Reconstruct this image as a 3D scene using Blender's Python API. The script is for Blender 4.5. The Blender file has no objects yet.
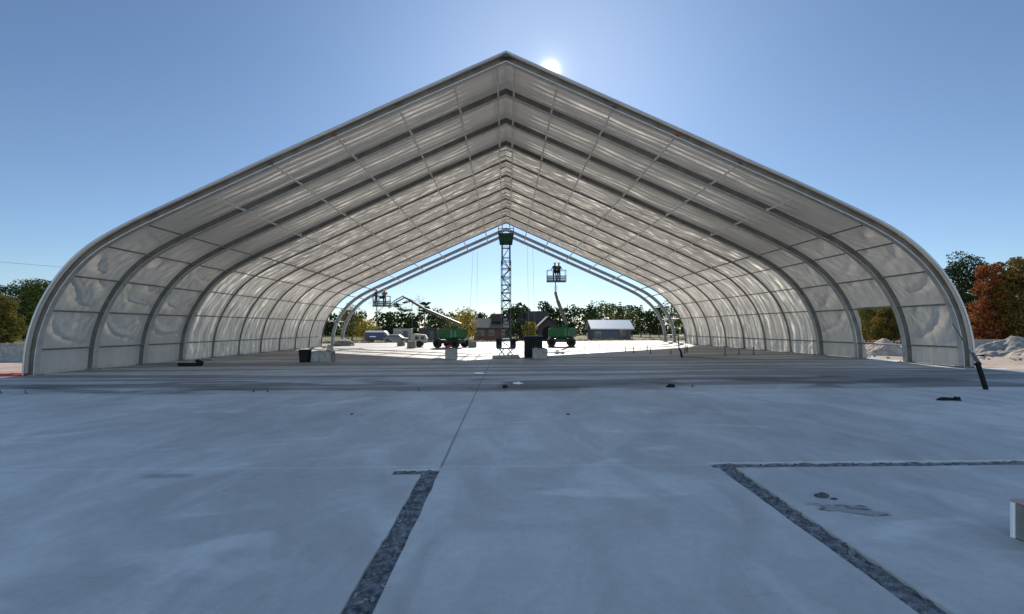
import bpy, bmesh, math, random
from mathutils import Vector, Matrix, noise
random.seed(7)
R = math.radians
S = bpy.context.scene
COL = S.collection
# ------------------------------------------------------------------ camera
CAMZ = 1.68
F = 480.0
cam = bpy.data.cameras.new('camera'); camo = bpy.data.objects.new('camera', cam); COL.objects.link(camo)
camo.location = (0, 0, CAMZ); camo.rotation_euler = (R(90), 0, 0)
cam.sensor_width = 36; cam.lens = 36*F/1024
cam.shift_x = 6/1024; cam.shift_y = 21.4/1024
cam.clip_start = 0.05; cam.clip_end = 6000
S.camera = camo
# ------------------------------------------------------------------ world and sun
AZ = math.atan(44/480); EL = R(28.1)
SUN = Vector((math.sin(AZ)*math.cos(EL), math.cos(AZ)*math.cos(EL), math.sin(EL)))
w = bpy.data.worlds.new('World'); S.world = w; w.use_nodes = True
nt = w.node_tree; nt.nodes.clear()
wo = nt.nodes.new('ShaderNodeOutputWorld'); bg = nt.nodes.new('ShaderNodeBackground')
sky = nt.nodes.new('ShaderNodeTexSky'); sky.sky_type = 'NISHITA'; sky.sun_disc = False
sky.sun_elevation = EL; sky.sun_rotation = AZ; sky.altitude = 200
sky.air_density = 1.0; sky.dust_density = 0.15; sky.ozone_density = 3.0
bg.inputs['Strength'].default_value = 0.052
# the blown-out glow right round the sun
tc = nt.nodes.new('ShaderNodeTexCoord'); vm = nt.nodes.new('ShaderNodeVectorMath'); vm.operation = 'DOT_PRODUCT'
vn = nt.nodes.new('ShaderNodeVectorMath'); vn.operation = 'NORMALIZE'
nt.links.new(tc.outputs['Generated'], vn.inputs[0]); nt.links.new(vn.outputs[0], vm.inputs[0]); vm.inputs[1].default_value = SUN
def wm(op, a, b):
    n = nt.nodes.new('ShaderNodeMath'); n.operation = op
    for i, v in enumerate((a, b)):
        if isinstance(v, (int, float)): n.inputs[i].default_value = v
        else: nt.links.new(v, n.inputs[i])
    return n.outputs[0]
d0 = wm('MAXIMUM', vm.outputs['Value'], 0.0)
g1 = wm('MULTIPLY', wm('POWER', d0, 12000), 1.0); g2 = wm('MULTIPLY', wm('POWER', d0, 1800), 0.12)
# added fill: sky brightened behind and above the camera to lift shaded ground
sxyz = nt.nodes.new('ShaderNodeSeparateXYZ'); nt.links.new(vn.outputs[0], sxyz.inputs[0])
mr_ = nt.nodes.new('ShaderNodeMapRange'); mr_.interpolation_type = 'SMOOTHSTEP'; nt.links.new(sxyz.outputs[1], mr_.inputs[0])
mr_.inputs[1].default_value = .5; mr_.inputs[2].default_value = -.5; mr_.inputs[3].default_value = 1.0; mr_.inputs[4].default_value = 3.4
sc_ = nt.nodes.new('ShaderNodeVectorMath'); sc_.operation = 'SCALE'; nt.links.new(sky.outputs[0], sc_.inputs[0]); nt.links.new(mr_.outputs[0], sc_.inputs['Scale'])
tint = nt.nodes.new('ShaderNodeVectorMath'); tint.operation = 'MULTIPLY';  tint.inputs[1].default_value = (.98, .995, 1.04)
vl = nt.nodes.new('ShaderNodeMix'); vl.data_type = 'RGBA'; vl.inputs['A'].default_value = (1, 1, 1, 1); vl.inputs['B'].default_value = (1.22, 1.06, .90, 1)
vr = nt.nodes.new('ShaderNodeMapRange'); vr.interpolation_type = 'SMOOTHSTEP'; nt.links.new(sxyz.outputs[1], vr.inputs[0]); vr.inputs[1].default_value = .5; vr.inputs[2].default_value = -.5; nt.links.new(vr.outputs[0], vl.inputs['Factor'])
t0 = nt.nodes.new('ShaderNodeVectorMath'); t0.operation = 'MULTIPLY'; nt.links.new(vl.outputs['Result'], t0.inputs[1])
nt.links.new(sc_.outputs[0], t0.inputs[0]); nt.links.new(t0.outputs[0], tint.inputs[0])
hz = nt.nodes.new('ShaderNodeMapRange'); hz.interpolation_type = 'SMOOTHSTEP'; nt.links.new(sxyz.outputs[2], hz.inputs[0]); hz.inputs[1].default_value = .30; hz.inputs[2].default_value = 0.0
hm = nt.nodes.new('ShaderNodeMix'); hm.data_type = 'RGBA'; nt.links.new(hz.outputs[0], hm.inputs['Factor']); hm.inputs['A'].default_value = (1, 1, 1, 1); hm.inputs['B'].default_value = (.90, .99, 1.10, 1)
t2 = nt.nodes.new('ShaderNodeVectorMath'); t2.operation = 'MULTIPLY'; nt.links.new(tint.outputs[0], t2.inputs[0]); nt.links.new(hm.outputs['Result'], t2.inputs[1])
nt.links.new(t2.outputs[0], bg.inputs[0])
bg2 = nt.nodes.new('ShaderNodeBackground'); bg2.inputs[0].default_value = (1, .97, .9, 1)
nt.links.new(wm('ADD', g1, g2), bg2.inputs[1])
ad = nt.nodes.new('ShaderNodeAddShader'); nt.links.new(bg.outputs[0], ad.inputs[0]); nt.links.new(bg2.outputs[0], ad.inputs[1])
bg3 = nt.nodes.new('ShaderNodeBackground'); bg3.inputs[0].default_value = (.48, .73, 1, 1); nt.links.new(wm('MULTIPLY', wm('POWER', d0, 13), .13), bg3.inputs[1])
ad2 = nt.nodes.new('ShaderNodeAddShader'); nt.links.new(ad.outputs[0], ad2.inputs[0]); nt.links.new(bg3.outputs[0], ad2.inputs[1])
nt.links.new(ad2.outputs[0], wo.inputs[0])
sl = bpy.data.lights.new('sun', 'SUN'); sl.energy = 4.4; sl.angle = R(0.5); sl.color = (1, .93, .84)
so = bpy.data.objects.new('sun', sl); COL.objects.link(so); so.rotation_euler = (-SUN).to_track_quat('-Z', 'Y').to_euler()
S.view_settings.view_transform = 'Standard'; S.view_settings.look = 'None'; S.view_settings.gamma = 1
S.view_settings.exposure = 0.88
S.render.engine = 'CYCLES'
S.cycles.max_bounces = 8; S.cycles.transparent_max_bounces = 8

# ------------------------------------------------------------------ helpers
SL = 0.0088
def gz(x, y=20):                                  # height of the slab / ground
    z = SL*max(-26, min(26, x))
    if y > 61: z -= 0.5*min(1, (y-61)/6)
    return z
def tag(o, label=None, cat=None, group=None, kind=None):
    if label: o['label'] = label
    if cat: o['category'] = cat
    if group: o['group'] = group
    if kind: o['kind'] = kind
    return o
def empty(name, loc, rz=0):
    o = bpy.data.objects.new(name, None); o.empty_display_size = .2; COL.objects.link(o); o.location = loc; o.rotation_euler = (0, 0, rz); return o
class MB:
    def __init__(s): s.v = []; s.f = []
    def add(s, vs, fs):
        n = len(s.v); s.v += [tuple(v) for v in vs]; s.f += [tuple(n+i for i in f) for f in fs]; return s
    def box(s, c, d, rot=None):
        vs = []
        for z in (-.5, .5):
            for x, y in ((-.5, -.5), (.5, -.5), (.5, .5), (-.5, .5)):
                p = Vector((x*d[0], y*d[1], z*d[2]))
                if rot is not None: p = rot @ p
                vs.append(p+Vector(c))
        return s.add(vs, [(3, 2, 1, 0), (4, 5, 6, 7), (0, 1, 5, 4), (1, 2, 6, 5), (2, 3, 7, 6), (3, 0, 4, 7)])
    def rbox(s, c, d, b=.02, rot=None):           # bevelled box
        hx, hy, hz = d[0]/2, d[1]/2, d[2]/2
        b = min(b, hx*.9, hy*.9, hz*.9); rings = []
        for z, k in ((-hz, b), (-hz+b, 0), (hz-b, 0), (hz, b)):
            r = []
            x1, y1 = hx-k, hy-k; q = b
            for sx, sy, o in ((-1, -1, 0), (1, -1, 1), (1, 1, 0), (-1, 1, 1)):
                a = (sx*x1, sy*(y1-q)); bb = (sx*(x1-q), sy*y1)
                if sx*sy > 0: r += [a, bb] 
                else: r += [bb, a]
            rings.append([(p[0], p[1], z) for p in r])
        vs = []
        for r in rings:
            for p in r:
                p = Vector(p)
                if rot is not None: p = rot @ p
                vs.append(p+Vector(c))
        fs = [tuple(reversed(range(8))), tuple(range(24, 32))]
        for k in range(3):
            for i in range(8): j = (i+1) % 8; fs.append((k*8+i, k*8+j, (k+1)*8+j, (k+1)*8+i))
        return s.add(vs, fs)
    def tube(s, pts, r, n=8, r2=None, cap=True):
        pts = [Vector(p) for p in pts]; m = len(pts); vs = []; fs = []
        up = None
        for i, p in enumerate(pts):
            t = (pts[min(i+1, m-1)]-pts[max(i-1, 0)]).normalized()
            if up is None: up = Vector((0, 0, 1)) if abs(t.z) < .9 else Vector((1, 0, 0))
            a = t.cross(up)
            if a.length < 1e-5: a = t.orthogonal()
            a.normalize(); b = a.cross(t); up = b
            rr = r if not isinstance(r, (list, tuple)) else r[i]
            if r2 is not None: rr = r+(r2-r)*i/(m-1)
            for k in range(n):
                an = 2*math.pi*k/n; vs.append(p+a*math.cos(an)*rr+b*math.sin(an)*rr)
        for i in range(m-1):
            for k in range(n):
                j = (k+1) % n; fs.append((i*n+k, i*n+j, (i+1)*n+j, (i+1)*n+k))
        if cap: fs += [tuple(reversed(range(n))), tuple((m-1)*n+k for k in range(n))]
        return s.add(vs, fs)
    def prism(s, poly, axis, a, b):               # polygon in the plane across axis, from a to b
        def P(u, v, t): return {'x': (t, u, v), 'y': (u, t, v), 'z': (u, v, t)}[axis]
        n = len(poly); vs = [P(u, v, a) for u, v in poly]+[P(u, v, b) for u, v in poly]
        fs = [tuple(range(n)), tuple(reversed(range(n, 2*n)))]+[(i, (i+1) % n, n+(i+1) % n, n+i) for i in range(n)]
        return s.add(vs, fs)
    def build(s, name, m, parent=None, smooth=False, loc=None):
        me = bpy.data.meshes.new(name); me.from_pydata(s.v, [], s.f)
        bm = bmesh.new(); bm.from_mesh(me); bmesh.ops.recalc_face_normals(bm, faces=bm.faces); bm.to_mesh(me); bm.free()
        for mm in (m if isinstance(m, (list, tuple)) else [m]): me.materials.append(mm)
        if smooth:
            for p in me.polygons: p.use_smooth = True
        o = bpy.data.objects.new(name, me); COL.objects.link(o)
        if parent: o.parent = parent
        if loc: o.location = loc
        return o
def copy_tree(o, parent=None):
    c = o.copy(); COL.objects.link(c)
    if parent: c.parent = parent
    for ch in list(o.children): copy_tree(ch, c)
    return c

# ------------------------------------------------------------------ materials
def mat(name, col, rough=.7, metal=0, nscale=None, namt=.25, bump=0, bscale=30, col2=None, spec=.4, trans=None, coords='Object'):
    m = bpy.data.materials.new(name); m.use_nodes = True; t = m.node_tree; N = t.nodes; L = t.links
    b = N['Principled BSDF']; b.inputs['Base Color'].default_value = (*col, 1); b.inputs['Roughness'].default_value = rough
    b.inputs['Metallic'].default_value = metal; b.inputs['Specular IOR Level'].default_value = spec
    tc = N.new('ShaderNodeTexCoord')
    if nscale:
        n = N.new('ShaderNodeTexNoise'); n.inputs['Scale'].default_value = nscale; n.inputs['Detail'].default_value = 6
        L.new(tc.outputs[coords], n.inputs['Vector'])
        r = N.new('ShaderNodeValToRGB'); r.color_ramp.elements[0].position = .3; r.color_ramp.elements[1].position = .7
        c2 = col2 or tuple(c*(1-namt) for c in col); c1 = col if col2 else tuple(min(1, c*(1+namt)) for c in col)
        r.color_ramp.elements[0].color = (*c2, 1); r.color_ramp.elements[1].color = (*c1, 1)
        L.new(n.outputs[0], r.inputs[0]); L.new(r.outputs[0], b.inputs['Base Color'])
    if bump:
        n2 = N.new('ShaderNodeTexNoise'); n2.inputs['Scale'].default_value = bscale; n2.inputs['Detail'].default_value = 5
        L.new(tc.outputs[coords], n2.inputs['Vector'])
        bp = N.new('ShaderNodeBump'); bp.inputs['Strength'].default_value = bump; bp.inputs['Distance'].default_value = .02
        L.new(n2.outputs[0], bp.inputs['Height']); L.new(bp.outputs[0], b.inputs['Normal'])
    return m
def fabric_mat(name, col, tr, nscale, stretch, namt, dirt=.1, pleat=(2.3, .085, True), pamp=(.55, 1.7)):
    m = bpy.data.materials.new(name); m.use_nodes = True; t = m.node_tree; N = t.nodes; L = t.links; N.clear()
    out = N.new('ShaderNodeOutputMaterial'); tc = N.new('ShaderNodeTexCoord')
    b = N.new('ShaderNodeBsdfPrincipled'); b.inputs['Roughness'].default_value = .36; b.inputs['Specular IOR Level'].default_value = .7
    T = N.new('ShaderNodeBsdfTranslucent')
    mp = N.new('ShaderNodeMapping'); mp.inputs['Scale'].default_value = stretch; L.new(tc.outputs['UV'], mp.inputs[0])
    n = N.new('ShaderNodeTexNoise'); n.inputs['Scale'].default_value = nscale; n.inputs['Detail'].default_value = 5; n.inputs['Distortion'].default_value = .6
    L.new(mp.outputs[0], n.inputs['Vector'])
    n2 = N.new('ShaderNodeTexNoise'); n2.inputs['Scale'].default_value = .7; n2.inputs['Detail'].default_value = 6; L.new(tc.outputs['UV'], n2.inputs['Vector'])
    r = N.new('ShaderNodeValToRGB'); r.color_ramp.elements[0].position = .35; r.color_ramp.elements[1].position = .62
    r.color_ramp.elements[0].color = (*[c*(1-dirt) for c in col], 1); r.color_ramp.elements[1].color = (*col, 1)
    L.new(n2.outputs[0], r.inputs[0]); L.new(r.outputs[0], b.inputs['Base Color'])
    # thickness of the weave lets more or less sun through
    r2 = N.new('ShaderNodeValToRGB'); r2.color_ramp.elements[0].position = .38; r2.color_ramp.elements[1].position = .66
    k0, k1 = tr*(1-namt), tr*(1+namt)
    r2.color_ramp.elements[0].color = (k0, k0*.91, k0*.76, 1); r2.color_ramp.elements[1].color = (k1, k1*.92, k1*.79, 1)
    L.new(n.outputs[0], r2.inputs[0])
    # bright pleat streaks painted into the translucency as fine lines along the ribs
    def mm(op, a, b_=None, clamp=False):
        q = N.new('ShaderNodeMath'); q.operation = op; q.use_clamp = clamp
        for i_, v in enumerate((a, b_)):
            if v is None: continue
            if isinstance(v, (int, float)): q.inputs[i_].default_value = v
            else: L.new(v, q.inputs[i_])
        return q.outputs[0]
    sx = N.new('ShaderNodeSeparateXYZ'); L.new(tc.outputs['UV'], sx.inputs[0])
    mp2 = N.new('ShaderNodeMapping'); mp2.inputs['Scale'].default_value = (.9, .13 if pleat[2] else .28, 1); L.new(tc.outputs['UV'], mp2.inputs[0])
    nn = N.new('ShaderNodeTexNoise'); nn.inputs['Scale'].default_value = 1.6; nn.inputs['Detail'].default_value = 4; L.new(mp2.outputs[0], nn.inputs['Vector'])
    ph = mm('ADD', mm('MULTIPLY', sx.outputs[0], pleat[0]), mm('MULTIPLY', nn.outputs[0], pleat[1]*10))
    tr_ = mm('ABSOLUTE', mm('SUBTRACT', mm('FRACT', ph), .5))
    ln = N.new('ShaderNodeMapRange'); ln.interpolation_type = 'SMOOTHSTEP'; L.new(tr_, ln.inputs[0]); ln.inputs[1].default_value = .06; ln.inputs[2].default_value = .22; ln.inputs[3].default_value = 1; ln.inputs[4].default_value = 0
    n5 = N.new('ShaderNodeTexNoise'); n5.inputs['Scale'].default_value = 1.1; n5.inputs['Detail'].default_value = 3; L.new(tc.outputs['UV'], n5.inputs['Vector'])
    k5 = mm('MULTIPLY', ln.outputs[0], mm('MULTIPLY', mm('SUBTRACT', n5.outputs[0], .25, True), 2.4))
    if pleat[2]:
        sa = mm('ABSOLUTE', sx.outputs[1])              # left runs 17-40, right 40-63
        dd = mm('ABSOLUTE', mm('SUBTRACT', sa, 40.0))   # arc metres from the ground, either side
        z1 = N.new('ShaderNodeMapRange'); z1.interpolation_type = 'SMOOTHSTEP'; L.new(dd, z1.inputs[0]); z1.inputs[1].default_value = 10.0; z1.inputs[2].default_value = 12.5
        z2 = N.new('ShaderNodeMapRange'); z2.interpolation_type = 'SMOOTHSTEP'; L.new(dd, z2.inputs[0]); z2.inputs[1].default_value = 22.2; z2.inputs[2].default_value = 21.4
        k5 = mm('MULTIPLY', k5, mm('MULTIPLY', z1.outputs[0], z2.outputs[0]))
    dw = mm('ABSOLUTE', mm('SUBTRACT', mm('ABSOLUTE', sx.outputs[1]), 40.0))
    wz = N.new('ShaderNodeMapRange'); wz.interpolation_type = 'SMOOTHSTEP'; L.new(dw, wz.inputs[0]); wz.inputs[1].default_value = 8.5; wz.inputs[2].default_value = 5.0  # same cloth painted brighter on the walls to make up missing light
    fac = mm('ADD', mm('ADD', mm('MULTIPLY', k5, pamp[1]), pamp[0]), mm('MULTIPLY', wz.outputs[0], .45))
    wb = N.new('ShaderNodeVectorMath'); wb.operation = 'SCALE'; L.new(r.outputs[0], wb.inputs[0]); L.new(mm('ADD', 1.0, mm('MULTIPLY', wz.outputs[0], .18)), wb.inputs['Scale']); L.new(wb.outputs[0], b.inputs['Base Color'])
    sv = N.new('ShaderNodeVectorMath'); sv.operation = 'SCALE'; L.new(r2.outputs[0], sv.inputs[0]); L.new(fac, sv.inputs['Scale']); L.new(sv.outputs[0], T.inputs[0])
    bp = N.new('ShaderNodeBump'); bp.inputs['Strength'].default_value = .6; bp.inputs['Distance'].default_value = .05
    L.new(n.outputs[0], bp.inputs['Height']); L.new(bp.outputs[0], b.inputs['Normal']); L.new(bp.outputs[0], T.inputs['Normal'])
    a = N.new('ShaderNodeAddShader'); L.new(b.outputs[0], a.inputs[0]); L.new(T.outputs[0], a.inputs[1]); L.new(a.outputs[0], out.inputs[0])
    return m
M = {}
M['fab_front'] = fabric_mat('fabric_front_shaded', (.31, .305, .295), .10, 1.2, (2.2, .35, 1), .14)
M['fab_back'] = fabric_mat('fabric_back_lit', (.42, .395, .36), .16, 2.2, (2.2, .4, 1), .3, .15, (1.7, .22, False), (.45, 1.5))  # same cloth painted whiter and warmer, as lit by the sunlit floor
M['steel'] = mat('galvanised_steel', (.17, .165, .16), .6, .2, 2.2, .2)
M['steel_front'] = mat('dusty_steel', (.13, .115, .10), .8, 0, 2, .3)
M['steel_web'] = mat('darkened_steel', (.15, .14, .13), .7, .1, 2.2, .25)  # rib web toned darker than its flange to paint in the shade side
M['steel_l'] = mat('light_steel', (.40, .39, .37), .55, .15, 3, .15)
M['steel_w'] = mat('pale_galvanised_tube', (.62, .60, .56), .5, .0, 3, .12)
M['steel_d'] = mat('dark_steel', (.07, .07, .075), .5, .4, 4, .3)
M['green'] = mat('green_paint', (.008, .10, .035), .35, 0, 6, .2, spec=.5)
M['greenm'] = mat('mid_green_paint', (.012, .04, .022), .8, 0, 6, .3, spec=.2)
M['greend'] = mat('dark_green_paint', (.006, .016, .011), .85, 0, 6, .3, spec=.1)
M['black'] = mat('black_plastic', (.010, .010, .010), .85, 0, 8, .3, spec=.15)
M['rubber'] = mat('tyre_rubber', (.025, .025, .025), .85, 0, 12, .3, bump=.3)
M['white'] = mat('white_paint', (.75, .75, .73), .4, 0, 5, .08)
M['cblock'] = mat('cast_concrete', (.20, .19, .175), .9, 0, 5, .25, bump=.5, bscale=18)
M['red'] = mat('red_webbing', (.30, .03, .025), .8, 0, 12, .3)
M['rope'] = mat('rope_fibre', (.3, .29, .27), .8, 0, 20, .2)
M['skin'] = mat('skin', (.45, .28, .2), .6)
M['hat'] = mat('hard_hat', (.8, .78, .7), .3)
M['vest'] = mat('work_vest', (.05, .06, .09), .8, 0, 15, .3)
M['vest2'] = mat('work_shirt', (.25, .10, .05), .8, 0, 15, .3)
M['jeans'] = mat('denim', (.04, .06, .11), .85, 0, 20, .3)
M['gravel'] = mat('gravel_heap', (.20, .185, .165), .95, 0, 3.2, .3, bump=1, bscale=7)
M['dirtheap'] = mat('sand_heap', (.30, .25, .20), .95, 0, 3, .2, bump=1, bscale=6)
M['rubble'] = mat('broken_concrete', (.17, .17, .17), .95, 0, 16, .65, bump=1, bscale=40)
M['bark'] = mat('bark', (.10, .075, .055), .95, 0, 9, .3, bump=.8, bscale=20)
M['brick'] = mat('brickwork', (.16, .07, .05), .9, 0, 4, .25)
M['roofd'] = mat('dark_shingle', (.045, .035, .03), .9, 0, 4, .3)
M['roofg'] = mat('grey_shingle', (.12, .11, .10), .9, 0, 3, .2)
M['siding'] = mat('brown_siding', (.055, .042, .036), .85, 0, 3, .2)
M['metalroof'] = mat('white_metal_roof', (.62, .60, .57), .5, 0, 2, .06)
M['grey_wall'] = mat('grey_blue_wall', (.085, .085, .10), .7, 0, 2, .12)
M['grey_wall2'] = mat('faded_paint', (.38, .37, .35), .6, 0, 3, .2)
M['glass'] = mat('window_glass', (.03, .035, .04), .1, 0, spec=.8)
M['purple'] = mat('purple_paint', (.03, .018, .07), .35, 0, 3, .15)
M['tan'] = mat('tan_paint', (.3, .26, .2), .7, 0, 3, .2)
def leaf(name, c1, c2, tr=.35, c3=None):
    m = bpy.data.materials.new(name); m.use_nodes = True; t = m.node_tree; N = t.nodes; L = t.links; N.clear()
    out = N.new('ShaderNodeOutputMaterial'); d = N.new('ShaderNodeBsdfDiffuse'); T = N.new('ShaderNodeBsdfTranslucent')
    g = N.new('ShaderNodeNewGeometry'); tc = N.new('ShaderNodeTexCoord'); n = N.new('ShaderNodeTexNoise'); n.inputs['Scale'].default_value = .9; n.inputs['Detail'].default_value = 2
    L.new(tc.outputs['Object'], n.inputs['Vector'])
    a = N.new('ShaderNodeMath'); a.operation = 'MULTIPLY_ADD'; L.new(g.outputs['Random Per Island'], a.inputs[0]); a.inputs[1].default_value = .45; L.new(n.outputs[0], a.inputs[2])
    r = N.new('ShaderNodeValToRGB'); r.color_ramp.elements[0].position = .42; r.color_ramp.elements[1].position = .95
    r.color_ramp.elements[0].color = (*c1, 1); r.color_ramp.elements[1].color = (*c2, 1)
    if c3: e = r.color_ramp.elements.new(.7); e.color = (*c3, 1)
    L.new(a.outputs[0], r.inputs[0]); L.new(r.outputs[0], d.inputs[0]); L.new(r.outputs[0], T.inputs[0])
    mx = N.new('ShaderNodeMixShader'); mx.inputs[0].default_value = tr; L.new(d.outputs[0], mx.inputs[1]); L.new(T.outputs[0], mx.inputs[2]); L.new(mx.outputs[0], out.inputs[0])
    return m
M['l_dark'] = leaf('conifer_needles', (.012, .022, .010), (.035, .055, .02), .2)
M['l_green'] = leaf('green_leaves', (.03, .05, .012), (.09, .11, .03), .35)
M['l_olive'] = leaf('olive_leaves', (.05, .055, .015), (.16, .14, .04), .35)
M['l_yellow'] = leaf('yellow_leaves', (.13, .11, .02), (.36, .27, .05), .4)
M['l_red'] = leaf('red_leaves', (.07, .025, .014), (.24, .13, .045), .38, (.20, .055, .025))
M['l_mix'] = leaf('turning_leaves', (.04, .055, .015), (.24, .13, .035), .35, (.11, .10, .025))
M['l_grass'] = leaf('dry_grass', (.08, .08, .03), (.22, .18, .09), .3)

# slab material: blotches, trowel arcs, joints, tar stains
def slab_mat():
    m = bpy.data.materials.new('slab_concrete'); m.use_nodes = True; t = m.node_tree; N = t.nodes; L = t.links
    b = N['Principled BSDF']; b.inputs['Specular IOR Level'].default_value = .35
    tc = N.new('ShaderNodeTexCoord'); sp = N.new('ShaderNodeSeparateXYZ'); L.new(tc.outputs['Object'], sp.inputs[0])
    X, Y = sp.outputs[0], sp.outputs[1]
    def mth(op, a, b_=None, c=None, clamp=False):
        n = N.new('ShaderNodeMath'); n.operation = op; n.use_clamp = clamp
        for i, v in enumerate((a, b_, c)):
            if v is None: continue
            if isinstance(v, (int, float)): n.inputs[i].default_value = v
            else: L.new(v, n.inputs[i])
        return n.outputs[0]
    def noi(scale, detail=5, sc=(1, 1, 1), dist=0, rough=.5):
        mp = N.new('ShaderNodeMapping'); mp.inputs['Scale'].default_value = sc; L.new(tc.outputs['Object'], mp.inputs[0])
        n = N.new('ShaderNodeTexNoise'); n.inputs['Scale'].default_value = scale; n.inputs['Detail'].default_value = detail
        n.inputs['Distortion'].default_value = dist; n.inputs['Roughness'].default_value = rough
        L.new(mp.outputs[0], n.inputs['Vector']); return n.outputs[0]
    def ss(v, a, b_):
        n = N.new('ShaderNodeMapRange'); n.interpolation_type = 'SMOOTHSTEP'; L.new(v, n.inputs[0]); n.inputs[1].default_value = a; n.inputs[2].default_value = b_; return n.outputs[0]
    def line(v, at, wdt):
        return mth('SUBTRACT', 1, ss(mth('ABSOLUTE', mth('SUBTRACT', v, at)), wdt*.5, wdt))
    def band(v, a, b_, e=.15):
        return mth('MULTIPLY', ss(v, a-e, a+e), mth('SUBTRACT', 1, ss(v, b_-e, b_+e)))
    big = noi(.22, 6, (1, .8, 1), .6); mid = noi(1.1, 7, (1, .55, 1), 1.2, .6); fine = noi(11, 7, rough=.7); grit = noi(95, 4, rough=.75)
    v = mth('MULTIPLY_ADD', ss(big, .3, .7), .22, .78)
    v = mth('MULTIPLY', v, mth('MULTIPLY_ADD', ss(mid, .3, .72), .28, .82))
    v = mth('MULTIPLY', v, mth('MULTIPLY_ADD', fine, .34, .83)); v = mth('MULTIPLY', v, mth('MULTIPLY_ADD', grit, .5, .75))
    # chalky laitance patches
    ch = mth('MULTIPLY', ss(noi(.65, 6, (.5, 1.3, 1), 1.5), .57, .72), .24); v = mth('ADD', v, ch)
    scr = ss(noi(2.2, 8, (.35, 2.6, 1), 2.5, .7), .60, .70); v = mth('MULTIPLY', v, mth('SUBTRACT', 1, mth('MULTIPLY', scr, .12)))
    spk = ss(noi(26, 2), .72, .76); v = mth('MULTIPLY', v, mth('SUBTRACT', 1, mth('MULTIPLY', spk, .25)))
    # shade under the roof painted into the colour, with dark bands of shadow across
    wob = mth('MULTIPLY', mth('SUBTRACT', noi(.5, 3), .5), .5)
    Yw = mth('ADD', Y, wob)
    roof_shade_edge = mth('ADD', Y, mth('MULTIPLY', mth('SUBTRACT', noi(1.3, 7, (.4, 1, 1), 0, .65), .5), 2.2)); roof_shade = mth('MULTIPLY', ss(roof_shade_edge, 12.6, 13.4), ss(Y, 12.5, 12.9))
    v = mth('MULTIPLY', v, mth('SUBTRACT', 1, mth('MULTIPLY', roof_shade, .14)))
    shade_bands = noi(1.0, 3, (.05, .9, 1), .2)
    v = mth('MULTIPLY', v, mth('SUBTRACT', 1, mth('MULTIPLY', mth('MULTIPLY', ss(shade_bands, .46, .58), .5), roof_shade)))
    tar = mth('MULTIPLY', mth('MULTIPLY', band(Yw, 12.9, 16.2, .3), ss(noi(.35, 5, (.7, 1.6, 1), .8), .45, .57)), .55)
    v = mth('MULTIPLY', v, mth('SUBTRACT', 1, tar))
    # tyre smear arcs
    arc = mth('ABSOLUTE', mth('SUBTRACT', mth('POWER', mth('ADD', mth('POWER', mth('ADD', X, 9.5), 2), mth('POWER', mth('SUBTRACT', Y, 2.5), 2)), .5), 7.8))
    v = mth('MULTIPLY', v, mth('SUBTRACT', 1, mth('MULTIPLY', mth('MULTIPLY', mth('SUBTRACT', 1, ss(arc, .05, .3)), ss(mid, .45, .6)), .12)))
    # parallel tyre tracks wandering over the slab, hairline cracks, sharp scuffs
    for (tx, sl_, wv_) in ((-5.2, .18, .9), (-3.6, .18, .9), (3.1, -.31, 1.3), (4.8, -.31, 1.3)):
        c_ = mth('SUBTRACT', mth('SUBTRACT', X, mth('MULTIPLY', Y, sl_)), mth('ADD', tx, mth('MULTIPLY', wob, wv_)))
        tk = mth('MULTIPLY', mth('SUBTRACT', 1, ss(mth('ABSOLUTE', c_), .10, .19)), mth('MULTIPLY', ss(mid, .42, .62), ss(grit, .40, .56))); v = mth('MULTIPLY', v, mth('SUBTRACT', 1, mth('MULTIPLY', tk, .16)))
    vo = N.new('ShaderNodeTexVoronoi'); vo.feature = 'DISTANCE_TO_EDGE'; vo.inputs['Scale'].default_value = .33
    va = N.new('ShaderNodeVectorMath'); va.operation = 'ADD'; L.new(tc.outputs['Object'], va.inputs[0])
    cn = N.new('ShaderNodeTexNoise'); cn.inputs['Scale'].default_value = 1.4; cn.inputs['Detail'].default_value = 6; L.new(tc.outputs['Object'], cn.inputs['Vector'])
    vs_ = N.new('ShaderNodeVectorMath'); vs_.operation = 'SCALE'; L.new(cn.outputs['Color'], vs_.inputs[0]); vs_.inputs['Scale'].default_value = .9; L.new(vs_.outputs[0], va.inputs[1]); L.new(va.outputs[0], vo.inputs['Vector'])
    ck = mth('MULTIPLY', mth('SUBTRACT', 1, ss(vo.outputs['Distance'], .0015, .0045)), ss(noi(.28, 3), .54, .60)); v = mth('MULTIPLY', v, mth('SUBTRACT', 1, mth('MULTIPLY', ck, .07)))
    sc2 = mth('MULTIPLY', ss(noi(4.5, 8, (.25, 2.2, 1), .4, .75), .62, .66), ss(noi(.6, 2), .45, .6)); v = mth('MULTIPLY', v, mth('SUBTRACT', 1, mth('MULTIPLY', sc2, .22)))
    sc3 = mth('MULTIPLY', ss(noi(3.1, 9, (.3, 2.0, 1), 1.4, .75), .61, .65), ss(noi(.5, 2, (1, 1, 1), 3), .45, .6)); v = mth('ADD', v, mth('MULTIPLY', sc3, .13))
    # joints
    j = None
    for at in (12.9, 21.6, 30.6, 39.6, 48.6):
        q = line(Y, at, .02); j = q if j is None else mth('MAXIMUM', j, q)
    q = mth('MULTIPLY', line(mth('ADD', X, mth('MULTIPLY', wob, .05)), -.79, .022), ss(Y, 5.7, 5.9)); j = mth('MAXIMUM', j, q)
    for at in (-10.6, 10.65): q = mth('MULTIPLY', line(X, at, .03), ss(Y, 9.9, 10.1)); j = mth('MAXIMUM', j, q)
    v = mth('MULTIPLY', v, mth('SUBTRACT', 1, mth('MULTIPLY', j, .5)))
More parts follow.
